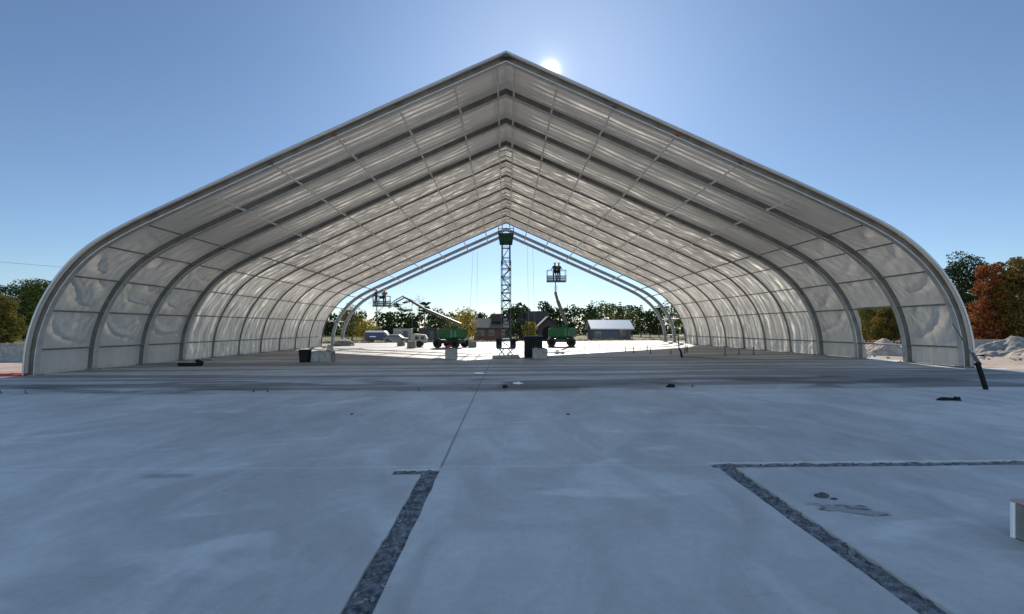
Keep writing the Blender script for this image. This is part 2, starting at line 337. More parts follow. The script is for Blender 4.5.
    # rectangular wet stain on the left, muddy puddle on the right
    st = mth('MULTIPLY', mth('MULTIPLY', band(X, -4.2, -3.65, .1), band(Y, 5.5, 5.66, .05)), ss(mid, .3, .5)); v = mth('MULTIPLY', v, mth('SUBTRACT', 1, mth('MULTIPLY', st, .35)))
    px = mth('DIVIDE', mth('SUBTRACT', mth('ADD', X, mth('MULTIPLY', wob, .5)), 3.15), .30); py = mth('DIVIDE', mth('SUBTRACT', mth('ADD', Y, mth('MULTIPLY', mth('SUBTRACT', X, 3.15), .35)), 4.36), .13)
    fj = mth('MULTIPLY', line(mth('ADD', Y, mth('MULTIPLY', wob, .04)), 5.86, .05), .10); v = mth('ADD', v, fj)
    rr = mth('ADD', mth('POWER', mth('ADD', mth('MULTIPLY', px, px), mth('MULTIPLY', py, py)), .5), mth('MULTIPLY', mth('SUBTRACT', noi(3.1, 6, (1, 1.6, 1), .5, .6), .5), 3.4))
    pud = mth('SUBTRACT', 1, ss(rr, .7, 1.1)); rim = mth('MULTIPLY', pud, mth('MULTIPLY', ss(rr, .3, .8), ss(fine, .42, .55)))
    v = mth('MULTIPLY', v, mth('SUBTRACT', 1, mth('ADD', mth('MULTIPLY', pud, .28), mth('MULTIPLY', rim, .6))))
    # halo of pale dust along the cuts
    cut = mth('MULTIPLY', mth('SUBTRACT', 1, ss(mth('ABSOLUTE', mth('SUBTRACT', X, -.87)), .1, .3)), mth('SUBTRACT', 1, ss(Y, 5.7, 6.0)))
    v = mth('ADD', v, mth('MULTIPLY', mth('MULTIPLY', cut, mid), .12))
    mx = N.new('ShaderNodeMix'); mx.data_type = 'RGBA'; mx.blend_type = 'MIX'
    mx.inputs['A'].default_value = (.58, .555, .515, 1); mx.inputs['B'].default_value = (.55, .53, .50, 1); L.new(roof_shade, mx.inputs['Factor'])
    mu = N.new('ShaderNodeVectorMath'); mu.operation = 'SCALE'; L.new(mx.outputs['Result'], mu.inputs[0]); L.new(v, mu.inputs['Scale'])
    L.new(mu.outputs[0], b.inputs['Base Color'])
    L.new(mth('MULTIPLY_ADD', mid, .3, .5), b.inputs['Roughness'])
    bp = N.new('ShaderNodeBump'); bp.inputs['Strength'].default_value = .5; bp.inputs['Distance'].default_value = .01
    L.new(mth('ADD', mth('MULTIPLY', fine, .7), mth('MULTIPLY', mid, 1.2)), bp.inputs['Height']); L.new(bp.outputs[0], b.inputs['Normal'])
    return m
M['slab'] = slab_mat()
def ground_mat():
    m = bpy.data.materials.new('dirt_and_grass'); m.use_nodes = True; t = m.node_tree; N = t.nodes; L = t.links
    b = N['Principled BSDF']; b.inputs['Roughness'].default_value = .95; b.inputs['Specular IOR Level'].default_value = .1
    tc = N.new('ShaderNodeTexCoord'); sp = N.new('ShaderNodeSeparateXYZ'); L.new(tc.outputs['Object'], sp.inputs[0])
    n = N.new('ShaderNodeTexNoise'); n.inputs['Scale'].default_value = .35; n.inputs['Detail'].default_value = 9; L.new(tc.outputs['Object'], n.inputs['Vector'])
    r = N.new('ShaderNodeValToRGB'); r.color_ramp.elements[0].position = .3; r.color_ramp.elements[1].position = .7
    r.color_ramp.elements[0].color = (.22, .17, .13, 1); r.color_ramp.elements[1].color = (.40, .32, .27, 1); L.new(n.outputs[0], r.inputs[0])
    r2 = N.new('ShaderNodeValToRGB'); r2.color_ramp.elements[0].color = (.05, .06, .022, 1); r2.color_ramp.elements[1].color = (.17, .15, .075, 1)
    r2.color_ramp.elements[0].position = .3; r2.color_ramp.elements[1].position = .7
    n3 = N.new('ShaderNodeTexNoise'); n3.inputs['Scale'].default_value = .12; n3.inputs['Detail'].default_value = 8; L.new(tc.outputs['Object'], n3.inputs['Vector']); L.new(n3.outputs[0], r2.inputs[0])
    mr = N.new('ShaderNodeMapRange'); mr.interpolation_type = 'SMOOTHSTEP'; mr.inputs[1].default_value = 66; mr.inputs[2].default_value = 74
    ma = N.new('ShaderNodeMath'); ma.operation = 'MULTIPLY_ADD'; L.new(n3.outputs[0], ma.inputs[0]); ma.inputs[1].default_value = 10; L.new(sp.outputs[1], ma.inputs[2]); L.new(ma.outputs[0], mr.inputs[0])
    mx = N.new('ShaderNodeMix'); mx.data_type = 'RGBA'; L.new(mr.outputs[0], mx.inputs['Factor']); L.new(r.outputs[0], mx.inputs['A']); L.new(r2.outputs[0], mx.inputs['B']); L.new(mx.outputs['Result'], b.inputs['Base Color'])
    bp = N.new('ShaderNodeBump'); bp.inputs['Strength'].default_value = .8; bp.inputs['Distance'].default_value = .1; n4 = N.new('ShaderNodeTexNoise'); n4.inputs['Scale'].default_value = 4; n4.inputs['Detail'].default_value = 6
    L.new(tc.outputs['Object'], n4.inputs['Vector']); L.new(n4.outputs[0], bp.inputs['Height']); L.new(bp.outputs[0], b.inputs['Normal'])
    return m
M['ground'] = ground_mat()

# ------------------------------------------------------------------ ground sheet
def make_ground():
    xs = [-2500, -800, -300, -150, -80, -50, -35, -26, -19.4, -10, 0, 10, 19.4, 26, 35, 50, 80, 150, 300, 800, 2500]
    ys = [-600, -150, -60, -30, -12.2, 0, 15, 30, 45, 58, 61, 64, 67, 75, 90, 110, 140, 200, 400, 900, 3000]
    vs = []; fs = []
    for y in ys:
        for x in xs:
            z = gz(x, y)-.06
            vs.append((x, y, z))
    n = len(xs)
    for j in range(len(ys)-1):
        for i in range(n-1): fs.append((j*n+i, j*n+i+1, (j+1)*n+i+1, (j+1)*n+i))
    mb = MB(); mb.add(vs, fs); o = mb.build('ground', M['ground'], smooth=True); tag(o, kind='structure')
make_ground()
# ------------------------------------------------------------------ slab with real cut trenches
def quadprism(mb, pts, z0, z1):
    mb.prism(pts, 'z', z0, z1)
SX0, SX1, SY0, SY1 = -19.35, 19.0, -12, 60
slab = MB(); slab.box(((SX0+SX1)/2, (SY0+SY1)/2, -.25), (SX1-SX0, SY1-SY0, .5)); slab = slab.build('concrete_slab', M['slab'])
TR = [[(-.975, -6), (-.775, -6), (-.785, 5.72), (-.985, 5.72)],
      [(-1.33, 5.55), (-.985, 5.555), (-.785, 5.56), (-.785, 5.765), (-1.33, 5.755)],
      [(2.30, .5), (2.50, .5), (2.735, 5.75), (2.53, 5.75)],
      [(2.47, 5.71), (18.6, 5.75), (18.6, 5.95), (2.47, 5.93)]]
def rough_poly(p, step=.22, amp=.009):
    out = []
    for i in range(len(p)):
        a = Vector(p[i]); b = Vector(p[(i+1) % len(p)]); n = max(1, int((b-a).length/step))
        for k in range(n):
            q = a.lerp(b, k/n)
            if k: q += Vector((random.uniform(-amp, amp), random.uniform(-amp, amp)))
            out.append((q.x, q.y))
    return out
cutters = []
for k, p in enumerate(TR):
    mb = MB(); quadprism(mb, rough_poly(p), -.06-.003*k, .1+.003*k); cutters.append(mb.build('cutter', M['rubble']))
    md = slab.modifiers.new('b', 'BOOLEAN'); md.operation = 'DIFFERENCE'; md.object = cutters[-1]; md.solver = 'EXACT'
dg = bpy.context.evaluated_depsgraph_get(); me = bpy.data.meshes.new_from_object(slab.evaluated_get(dg))
slab.modifiers.clear(); slab.data = me
for c in cutters: bpy.data.objects.remove(c)
for v in slab.data.vertices: v.co.z += SL*v.co.x
tag(slab, kind='structure')
def inside(p, poly):
    c = False; n = len(poly); x, y = p
    for i in range(n):
        x1, y1 = poly[i]; x2, y2 = poly[(i+1) % n]
        if (y1 > y) != (y2 > y) and x < (x2-x1)*(y-y1)/(y2-y1)+x1: c = not c
    return c
def stone(mb, c, r, fl=.6):
    bm = bmesh.new(); bmesh.ops.create_icosphere(bm, subdivisions=1, radius=1)
    a = Matrix.Rotation(random.uniform(0, 6.3), 3, 'Z') @ Matrix.Rotation(random.uniform(0, 1), 3, 'X')
    sx, sy = random.uniform(.7, 1.3), random.uniform(.7, 1.3)
    vs = [a @ Vector((v.co.x*sx, v.co.y*sy, v.co.z*fl))*r*random.uniform(.75, 1.15)+Vector(c) for v in bm.verts]
    mb.add(vs, [tuple(v.index for v in f.verts) for f in bm.faces]); bm.free()
rb = MB()
for k, p in enumerate(TR):
    x0 = min(q[0] for q in p)-.02; x1 = max(q[0] for q in p)+.02; y0 = max(min(q[1] for q in p), .5); y1 = max(q[1] for q in p)+.02
    st = .02 if k < 3 else .04; nx = int((x1-x0)/st)+1; ny = int((y1-y0)/.02)+1; vs = []; fs = []
    for j in range(ny+1):
        for i in range(nx+1):
            X_ = x0+(x1-x0)*i/nx; Y_ = y0+(y1-y0)*j/ny
            hgt = -.030+.028*noise.noise(Vector((X_*9, Y_*9, k)))+.018*abs(noise.noise(Vector((X_*26, Y_*26, k+4))))
            vs.append((X_, Y_, hgt+SL*X_))
    for j in range(ny):
        for i in range(nx):
            cx_, cy_ = x0+(x1-x0)*(i+.5)/nx, y0+(y1-y0)*(j+.5)/ny
            if any(inside((cx_+a, cy_+b_), p) for a, b_ in ((.012, 0), (-.012, 0), (0, .012), (0, -.012))): a = j*(nx+1)+i; fs.append((a, a+1, a+nx+2, a+nx+1))
    rb.add([(a, b_, min(c, SL*a-.006)) for a, b_, c in vs], fs)
for k, p in enumerate(TR):
    x0 = min(q[0] for q in p); x1 = max(q[0] for q in p); y0 = max(min(q[1] for q in p), .5); y1 = max(q[1] for q in p)
    area = .2*max(x1-x0, y1-y0) if k != 1 else .08
    for i in range(int(area*(420 if k != 3 else 260))):
        q = (random.uniform(x0, x1), random.uniform(y0, y1))
        if inside(q, p):
            r = random.choice([.008, .012, .018, .032]); stone(rb, (q[0], q[1], -.026+SL*q[0]), r, .5)
tag(rb.build('trench_rubble', M['rubble']), 'broken concrete rubble filling the dark trenches cut in the slab', 'rubble', kind='stuff')

# ------------------------------------------------------------------ tent profile
PL = [(-18.8, -.165), (-18.7, 1.11), (-18.25, 2.49), (-17.7, 3.45), (-17.0, 4.33), (-16.1, 5.07), (-14.57, 5.9), (-13.06, 6.6), (-11.86, 7.15), (-9.36, 8.3), (-6.86, 9.42), (-4.13, 10.65), (0, 12.47)]
PR = [(18.25, .16), (18.18, 1.28), (17.72, 2.8), (16.9, 4.1), (16.25, 4.74), (15.45, 5.4), (14.1, 6.13), (12.15, 7.05), (11.36, 7.41), (8.9, 8.5), (6.6, 9.53), (4.2, 10.6), (0, 12.47)]
def crom(P, n=10):
    out = []
    for i in range(len(P)-1):
        p0 = Vector(P[max(i-1, 0)]); p1 = Vector(P[i]); p2 = Vector(P[i+1]); p3 = Vector(P[min(i+2, len(P)-1)])
        for k in range(n):
            t = k/n; out.append(.5*((2*p1)+(p2-p0)*t+(2*p0-5*p1+4*p2-p3)*t*t+(3*p1-p0-3*p2+p3)*t**3))
    out.append(Vector(P[-1])); return out
def resample(c, step):
    L = [0]
    for i in range(1, len(c)): L.append(L[-1]+(c[i]-c[i-1]).length)
    n = max(2, round(L[-1]/step)); out = []; j = 0
    for k in range(n+1):
        s = L[-1]*k/n
        while j < len(c)-2 and L[j+1] < s: j += 1
        t = (s-L[j])/(L[j+1]-L[j]); out.append(c[j].lerp(c[j+1], t))
    return out, L[-1]
def smoothc(c, it=6):
    for _ in range(it): c = [c[0]]+[(c[i-1]+c[i]*2+c[i+1])/4 for i in range(1, len(c)-1)]+[c[-1]]
    return c
def sideprof(P, step):
    c, L = resample(crom(P), .1); c = smoothc(c, 60); return resample(c, step)
STEP = .08
cl, LL = sideprof(PL, STEP); cr, LR = sideprof(PR, STEP)
def inward(c, sgn):
    out = []
    for i in range(len(c)):
        t = (c[min(i+1, len(c)-1)]-c[max(i-1, 0)]).normalized(); n = Vector((t.y, -t.x)) if sgn < 0 else Vector((-t.y, t.x)); out.append(n)
    return out
nl = inward(cl, -1); nr = inward(cr, 1)
FY = [18.92]+[18.6+3.0*i for i in range(1, 13)]
def offs(c, n, d):
    o = [c[i]+n[i]*d for i in range(len(c))]; 
    # meet on the centre line
    o[-1] = Vector((0, c[-1].y-d*1.09)); return o
tent = empty('fabric_building', (0, 0, 0))
tag(tent, 'huge white fabric building with steel ribs, open at both ends, standing on the concrete slab', 'tent')
def whole(d):
    a = offs(cl, nl, d); b = offs(cr, nr, d); return a+b[-2::-1]
def sweep(mb, y, d0, d1, wid):                     # box section swept along the arch
    W0 = whole(d0); W1 = whole(d1); m = len(cl)-1
    idx = sorted(set(list(range(0, m, 6))+[m]+list(range(m+6, len(W0)-1, 6))+[len(W0)-1]))
    vs = []; fs = []
    for i in idx:
        a, b = W0[i], W1[i]
        vs += [(a.x, y-wid/2, a.y), (a.x, y+wid/2, a.y), (b.x, y+wid/2, b.y), (b.x, y-wid/2, b.y)]
    n = len(idx)
    for i in range(n-1):
        for k in range(4): fs.append((i*4+k, i*4+(k+1) % 4, (i+1)*4+(k+1) % 4, (i+1)*4+k))
    fs += [(0, 1, 2, 3), ((n-1)*4+3, (n-1)*4+2, (n-1)*4+1, (n-1)*4)]
    mb.add(vs, fs)
for i, y in enumerate(FY):
    if i <= 3: d0, d1, ww, wf, m = .02, .26, .13, .22, 'steel'
    elif i <= 10: d0, d1, ww, wf, m = .02, .09, .04, .065, 'steel'
    else: d0, d1, ww, wf, m = .0, .24, .13, .2, 'steel'
    mb = MB(); sweep(mb, y, d0, d1, ww); rib = mb.build('rib', M['steel_front' if i == 0 else ('steel_web' if i < 4 else 'steel')], tent)
    mb = MB(); sweep(mb, y, d1+.002, d1+.035, wf); mb.build('inner_flange', M['steel_l' if i > 10 or i < 4 else 'steel'], rib)
    if i < 4 or i > 10:
        mb = MB(); sweep(mb, y, .0-.033, -.002, wf)
        if i > 10: mb.build('outer_flange', M['steel_l'], rib)
    for (c, n, sg) in ((cl, nl, -1), (cr, nr, 1)):
        b = MB(); bx = c[0].x-sg*.15; b.rbox((bx, y, gz(bx)+.012), (.6, .42, .03), .005)
        for dx in (-.22, .22):
            for dy in (-.14, .14): b.tube([(bx+dx, y+dy, gz(bx)), (bx+dx, y+dy, gz(bx)+.09)], .016, 6)
        b.build('base_plate', M['steel'], rib)
# purlins (arc-length found from measured x positions)
def at_x(c, xx):
    return min(range(len(c)), key=lambda i: abs(c[i].x-xx))
def at_z(c, z):
    return min(range(len(c)), key=lambda i: abs(c[i].y-z))
def purl_idx(c, sg):
    ids = [at_x(c, sg*v) for v in (.42, 2.1, 4.3, 6.8, 9.3, 11.8, 14.35)]
    for zz in ((5.25, 4.1, 2.75, .95) if sg > 0 else (5.1, 3.9, 2.5, .84)): ids.append(at_z(c[:len(c)//2], zz))
    return ids
pil = purl_idx(cl, -1); pir = purl_idx(cr, 1)
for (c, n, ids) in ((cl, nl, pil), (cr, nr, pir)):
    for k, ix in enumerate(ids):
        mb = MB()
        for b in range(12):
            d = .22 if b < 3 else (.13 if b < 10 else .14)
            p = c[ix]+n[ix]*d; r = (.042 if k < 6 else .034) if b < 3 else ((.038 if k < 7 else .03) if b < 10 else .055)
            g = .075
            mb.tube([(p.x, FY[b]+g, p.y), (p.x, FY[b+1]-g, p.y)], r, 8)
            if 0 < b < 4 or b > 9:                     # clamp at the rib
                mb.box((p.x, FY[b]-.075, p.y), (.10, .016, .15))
        mb.build('purlin', M['steel_w'] if k < 6 else M['steel'], tent, smooth=False)  # wall purlins painted in darker steel to look backlit
# ridge ladder ties
for b in range(3, 10):
    for t in (.33, .66, 1.0):
        y = FY[b]+(FY[b+1]-FY[b])*t-.1
        mb = MB(); mb.tube([(-.42, y, 12.14), (0, y, 12.30), (.42, y, 12.14)], .024, 6)
        mb.build('ridge_tie', M['steel'], tent)
# -------- fabric
def hermite(t): t = max(0, min(1, t)); return t*t*(3-2*t)
def wrinkle(b, u, s, ps, side):
    """inward displacement; u across the bay 0-1, s metres from ground, ps = purlin arc positions"""
    e = math.sin(math.pi*u)**.6 if 0 < u < 1 else 0
    lo = 0; hi = ps[-1]
    for q in ps:
        if q <= s: lo = q
    for q in reversed(ps):
        if q > s: hi = q
    v = (s-lo)/max(.01, hi-lo); pin = math.sin(math.pi*max(0, min(1, v)))
    seed = b*13.7+side*5.1
    wall = 1-hermite((s-6.2)/1.8)
    nz = lambda a, c_, k=0: noise.noise(Vector((a+seed, c_-seed*.37, k)))
    d = 0
    if b < 3:
        # swags on the wall panels
        warp = .5*nz(u*1.6, s*.5, 3)
        sag = ((u-.5)*2)**2
        ph = (v*1.25+.25*warp)-sag*(.55+.25*nz(3, lo*1.7, 5))*(1.2-v)
        rr_ = math.hypot((1-u)*2.6, (1-v)*(hi-lo)*1.5)
        c1 = rr_*.72+.42*nz(u*1.5, s*.8, 2)+.3*noise.noise(Vector((b*3.1, lo, side)))
        cr1 = max(0, 1-abs((c1 % 1)-.5)*3.6)**1.15
        cr2 = 0
        for ux in (0, 1):
            ax, ay = abs(u-ux)*3, (1-v)*(hi-lo)+.02; r_ = math.hypot(ax, ay); an = math.atan2(ay, ax)
            cr2 += max(0, 1-abs(((an*2.2+1.3*nz(an*1.5, lo+ux*7, 21)+warp*.5) % 1)-.5)*3)*min(1, r_*1.3)*math.exp(-r_*1.1)
        mask = hermite((nz(u*1.5, s*1.0, 11)+.28)*2.2)*(.35+.65*hermite((1.02-u)*1.6))
        tall = hermite((hi-lo-.9)/.4)
        k_ = wall*e*(.3+.7*tall)*min(1, pin*1.6)
        d += k_*(.17*cr1*mask+.11*cr2+.06*nz(u*1.6, s*.7, 1))
        d += wall*e*.02*(1-abs(nz(u*4+s*1.3, s*1.7-u*3, 2))*2.4)
        d += wall*e*.012*nz(u*9, s*4, 12)
        if s < ps[0]: d = d*.35+.015*e*nz(u*5, s*3)
        # roof: taut pleats that run from purlin to purlin
        roof = 1-wall; taut = roof*hermite((s-9.0)/1.5)*hermite((22.0-s)/1.0)
        y = u*3.0
        tri = lambda q: max(0, 1-abs((q % 1)-.5)*2.6)
        q1 = y*1.75+.25*nz(y*.9, s*.12, 1)+seed
        d += taut*min(1, e*1.3)*(.095*tri(q1)*(.55+.9*abs(nz(math.floor(q1)*3.3, s*.25, 2)))+.016*tri(y*5.3+.3*nz(y, s*.3, 5)))*(.6+.4*pin)
        d += roof*e*.02*nz(u*1.2, s*.4, 7)
    else:
        y = u*3.0
        d += wall*e*(.085*(1-abs(math.sin(y*4.3+nz(s*.35, 2)*2.6+s*.35*nz(u*2, 9)))**.7)+.07*nz(y*4.5, s*.4, 4)+.035*nz(y*10, s*.9, 6))
        if s < ps[0]: d += e*(.05*(1-abs(nz(y*3.5, s*3.2, 14))*2.5)+.03*nz(y*8, s*7, 2))*hermite((ps[0]-s)/.1)
        roof = 1-wall
        di = y*.9*(1 if side > 0 else 1)+s*.55
        tri = lambda q: max(0, 1-abs((q % 1)-.5)*2.5)
        wq = .9*nz(y*.8, s*.35, 4)+.35*nz(y*2.2, s*1.1, 6)
        d += roof*min(1, e*1.3)*(.075*tri(y*1.6+wq+seed)*(.5+1.1*abs(nz(y*1.3, s*.5, 2)))+.035*tri(y*3.9+wq*2.3+s*.12)+.03*nz(y*6, s*2.2, 9))*(.6+.4*pin)
    return d
def fabric(b):
    NU = 60; vs = []; fs = []; uvs = []
    y0, y1 = FY[b], FY[b+1]
    for sgn, (c, n, ids) in ((-1, (cl, nl, pil)), (1, (cr, nr, pir))):
        base = len(vs); m = len(c)
        seg = (c[1]-c[0]).length
        ps = sorted(i*seg for i in ids)+[(m-1)*seg+.01]
        us = [k/NU for k in range(NU+1)]
        if b == 0: us = [-1, -.97, -.5, -.2]+us       # front edge wraps forward round the first rib
        for i in range(m):
            s = i*seg
            for u in us:
                d = wrinkle(b, u, s, ps, sgn) if 0 <= u <= 1 else {-1: .09, -.97: .012, -.5: .02*noise.noise(Vector((s*1.1, sgn, 3))), -.2: .0}[u]
                if i == m-1: p = Vector((0, c[i].y-d))
                else: p = c[i]+n[i]*d
                if i < 2: p = Vector((p.x, max(p.y, gz(p.x)+.01)))
                vs.append((p.x, y0+(y1-y0)*u if u >= 0 else y0+u*.32, p.y)); uvs.append((3*u+b*3.3, s+sgn*40))
        W = len(us)
        for i in range(m-1):
            for k in range(W-1):
                if b == 1 and sgn > 0:
                    u = us[k]; z = c[i].y
                    top = 2.70-2.2*max(0, abs(u-.5)-.30)**1.4
                    if z < top and .10+.05*math.sin(z*4) < u < .90-.03*math.sin(z*3+1): continue
                fs.append((base+i*W+k, base+i*W+k+1, base+(i+1)*W+k+1, base+(i+1)*W+k))
    me = bpy.data.meshes.new('fabric_panel'); me.from_pydata(vs, [], fs)
    uv = me.uv_layers.new(name='UVMap')
    for l in me.loops: uv.data[l.index].uv = uvs[l.vertex_index]
    for p in me.polygons: p.use_smooth = True
    me.materials.append(M['fab_front' if b < 3 else 'fab_back'])
    o = bpy.data.objects.new('fabric_panel', me); COL.objects.link(o); o.parent = tent
for b in range(10): fabric(b)
# webbing clamps on the front rib, the red one at left
for (px, m_) in ((-6.8, 'red'), (-9.3, 'steel_d'), (4.3, 'steel_d'), (6.8, 'red'), (9.3, 'steel_d')):
    c, n = (cl, nl) if px < 0 else (cr, nr); i = at_x(c, px); p = c[i]+n[i]*.2
    mb = MB(); mb.rbox((p.x, 18.82, p.y), (.17, .05, .08), .02); mb.tube([(p.x, 18.80, p.y), (p.x+.08, 18.80, p.y-.1)], .015)
    mb.build('tension_clamp', M[m_], tent)
# dark steel bracket at the peak of the mouth
mb = MB(); mb.rbox((.0, 18.68, 12.3), (.26, .1, .14), .03); mb.tube([(-.22, 18.64, 12.22), (0, 18.64, 12.32), (.22, 18.64, 12.22)], .03); mb.build('peak_bracket', M['steel_d'], tent)

# ------------------------------------------------------------------ concrete blocks etc
def concrete_block(x, y, dx, dy, dz, label, rz=0, hook=True, group='concrete ballast blocks on the slab'):
    r = empty('concrete_block', (x, y, gz(x)), rz); tag(r, label, 'concrete block', group)
    mb = MB(); mb.rbox((0, 0, dz/2), (dx, dy, dz), .03); 
    for k in (-1, 1): mb.rbox((k*dx*.25, 0, dz+.02), (dx*.18, dy*.3, .05), .015)
    mb.build('block', M['cblock'], r)
    if hook:
        h = MB(); h.tube([(-.07, 0, dz), (-.07, 0, dz+.09), (0, 0, dz+.14), (.07, 0, dz+.09), (.07, 0, dz)], .012, 6); h.build('lifting_loop', M['steel_d'], r)
    return r
def lumpy_tarp(name, c, d, m, label, cat, seed=0, parent=None):
    bm = bmesh.new(); bmesh.ops.create_icosphere(bm, subdivisions=4, radius=1)
    vs = []
    for v in bm.verts:
        p = v.co.copy(); k = 1+.35*noise.noise(p*1.6+Vector((seed, 0, 0)))+.15*noise.noise(p*4+Vector((seed, 3, 0)))
        p = Vector((p.x*d[0]*k, p.y*d[1]*k, max(-.02, p.z)*d[2]*k)); vs.append(p+Vector(c))
    mb = MB(); mb.add(vs, [tuple(v.index for v in f.verts) for f in bm.faces]); bm.free()
    o = mb.build(name, m, parent, smooth=True)
    if label: tag(o, label, cat)
    return o
concrete_block(-9.62, 25.3, 1.02, .7, .56, 'grey concrete block beside the black bin near the left wall')
lumpy_tarp('sandbag', (-9.25, 25.2, gz(-9)+.62), (.17, .2, .3), M['tan'], 'small upright grey sandbag lying on the concrete block next to the black bin', 'sandbag', 2)
concrete_block(-2.98, 26.2, .62, .6, .6, 'grey concrete block with red straps on top, in front of the green boom lift')
lumpy_tarp('strap_pile', (-3.1, 26.2, .66), (.17, .14, .12), M['red'], 'bunch of red ratchet straps lying on the concrete block left of centre', 'straps', 5)
lumpy_tarp('fallen_tarp', (-3.65, 26.0, gz(-3.6)), (.42, .3, .1), M['cblock'], 'grey rumpled sheet on the slab left of the red-strapped block', 'tarp', 8)
concrete_block(1.83, 26.0, .80, .6, .58, 'grey concrete block in front of the tall black cabinet')
concrete_block(-8.35, 42.5, .72, .6, .58, 'sunlit concrete block left of the green boom lift, under the white compressor')
concrete_block(-3.0, 43.0, .72, .6, .55, 'sunlit concrete block between the green boom lift and the mast tower')
concrete_block(-10.6, 48.5, .7, .6, .5, 'small far concrete block near the end of the left wall', hook=False)
# black bin
r = empty('waste_bin', (-10.55, 25.2, gz(-10.5))); tag(r, 'black plastic bin standing left of a concrete block inside the tent', 'bin')
mb = MB(); mb.prism([(-.2, 0), (.2, 0), (.25, .6), (-.25, .6)], 'y', -.22, .22); mb.build('bin_body', M['black'], r)
mb = MB(); mb.rbox((0, 0, .63), (.54, .5, .06), .02); mb.build('lid', M['black'], r)
# black cabinet / generator
r = empty('black_cabinet', (1.52, 26.8, gz(1.5))); tag(r, 'tall black site cabinet behind a concrete block near the mast tower', 'cabinet')
mb = MB(); mb.rbox((0, 0, .62), (1.0, .6, 1.16), .02); mb.build('cabinet_body', M['black'], r)
mb = MB(); mb.rbox((0, 0, 1.23), (1.06, .66, .05), .015); mb.build('top', M['steel_d'], r)
for k in (-1, 1):
    mb = MB(); mb.rbox((k*.245, -.307, .62), (.47, .012, 1.05), .004); d = mb.build('door', M['black'], r)
    h = MB(); h.tube([(k*.06, -.33, .55), (k*.06, -.33, .75)], .012, 6); h.build('handle', M['steel_d'], d)
for k in (-1, 1):
    for q in (-1, 1): mb = MB(); mb.box((k*.42, q*.22, .02), (.08, .08, .05)); mb.build('foot', M['steel_d'], r)

# mast tower
def mast():
    x, y = .0, 27.4; r = empty('mast_tower', (x, y, gz(x))); tag(r, 'tall dark lattice mast with a platform box on top at the centre of the tent', 'mast lift')
    # concrete pad
    mb = MB(); mb.rbox((0, 0, .07), (1.55, 1.2, .14), .05); mb.build('base_pad', M['cblock'], r)
    mb = MB()
    for sx in (-1, 1):
        for sy in (-1, 1):
            mb.tube([(sx*.42, sy*.3, .14), (sx*.12, sy*.3, .5)], .028, 6); mb.tube([(sx*.08, sy*.3, .14), (sx*.38, sy*.3, .5)], .028, 6)
    mb.rbox((0, 0, .52), (1.0, .75, .06), .01); mb.build('jack_frame', M['steel_l'], r)
    for sx in (-1, 1):
        mb = MB(); mb.rbox((sx*.40, 0, .83), (.34, .6, .5), .04); mb.build('motor_box', M['black'], r)
        mb = MB(); mb.tube([(sx*.42, -.36, .62), (sx*.42, -.30, .62)], .14, 14); mb.build('wheel', M['rubber'], r)
    for zc in (.8, 1.1): mb = MB(); mb.rbox((0, -.33, zc), (.4, .06, .06), .01); mb.build('cross_bar', M['white'], r)
    # outer lattice 0.56 -> 5.3, inner higher
    def lat(hw, z0, z1, st, rr, name, m):
        mb = MB()
        for sx in (-1, 1):
            for sy in (-1, 1): mb.tube([(sx*hw, sy*hw, z0), (sx*hw, sy*hw, z1)], rr, 6)
        n = int((z1-z0)/st)
        for i in range(n+1):
            z = z0+i*st
            for s in (-1, 1):
                mb.tube([(-hw, s*hw, z), (hw, s*hw, z)], rr*.7, 5); mb.tube([(s*hw, -hw, z), (s*hw, hw, z)], rr*.7, 5)
            if i < n:
                q = 1 if i % 2 else -1
                for s in (-1, 1): mb.tube([(-hw*q, s*hw, z), (hw*q, s*hw, z+st)], rr*.6, 5); mb.tube([(s*hw, -hw*q, z), (s*hw, hw*q, z+st)], rr*.6, 5)
        mb.build(name, m, r)
    lat(.27, .55, 5.5, .45, .027, 'outer_mast', M['steel_d'])
    lat(.19, 1.5, 6.5, .6, .02, 'inner_mast', M['greend'])
    mb = MB()
    for sx in (-1, 1):
        for sy in (-1, 1): mb.tube([(sx*.24, sy*.2, 5.3), (sx*.24, sy*.2, 6.6)], .03, 6)
    for z in (5.7, 6.2): mb.tube([(-.24, -.2, z), (.24, -.2, z)], .02, 6)
    mb.build('mast_head', M['steel_d'], r)
    mb = MB(); mb.prism([(-.36, 6.5), (.36, 6.5), (.44, 7.05), (-.44, 7.05)], 'y', -.4, .4); pl = mb.build('platform', M['greenm'], r)
    mb = MB()
    for sx in (-1, 1):
        for sy in (-1, 1): mb.tube([(sx*.43, sy*.39, 7.05), (sx*.43, sy*.39, 7.4)], .02, 6)
    for a, b in (((-.43, -.39), (.43, -.39)), ((.43, -.39), (.43, .39)), ((.43, .39), (-.43, .39)), ((-.43, .39), (-.43, -.39))): mb.tube([(*a, 7.3), (*b, 7.3)], .02, 6)
    mb.build('guard_rail', M['steel_d'], pl)
mast()

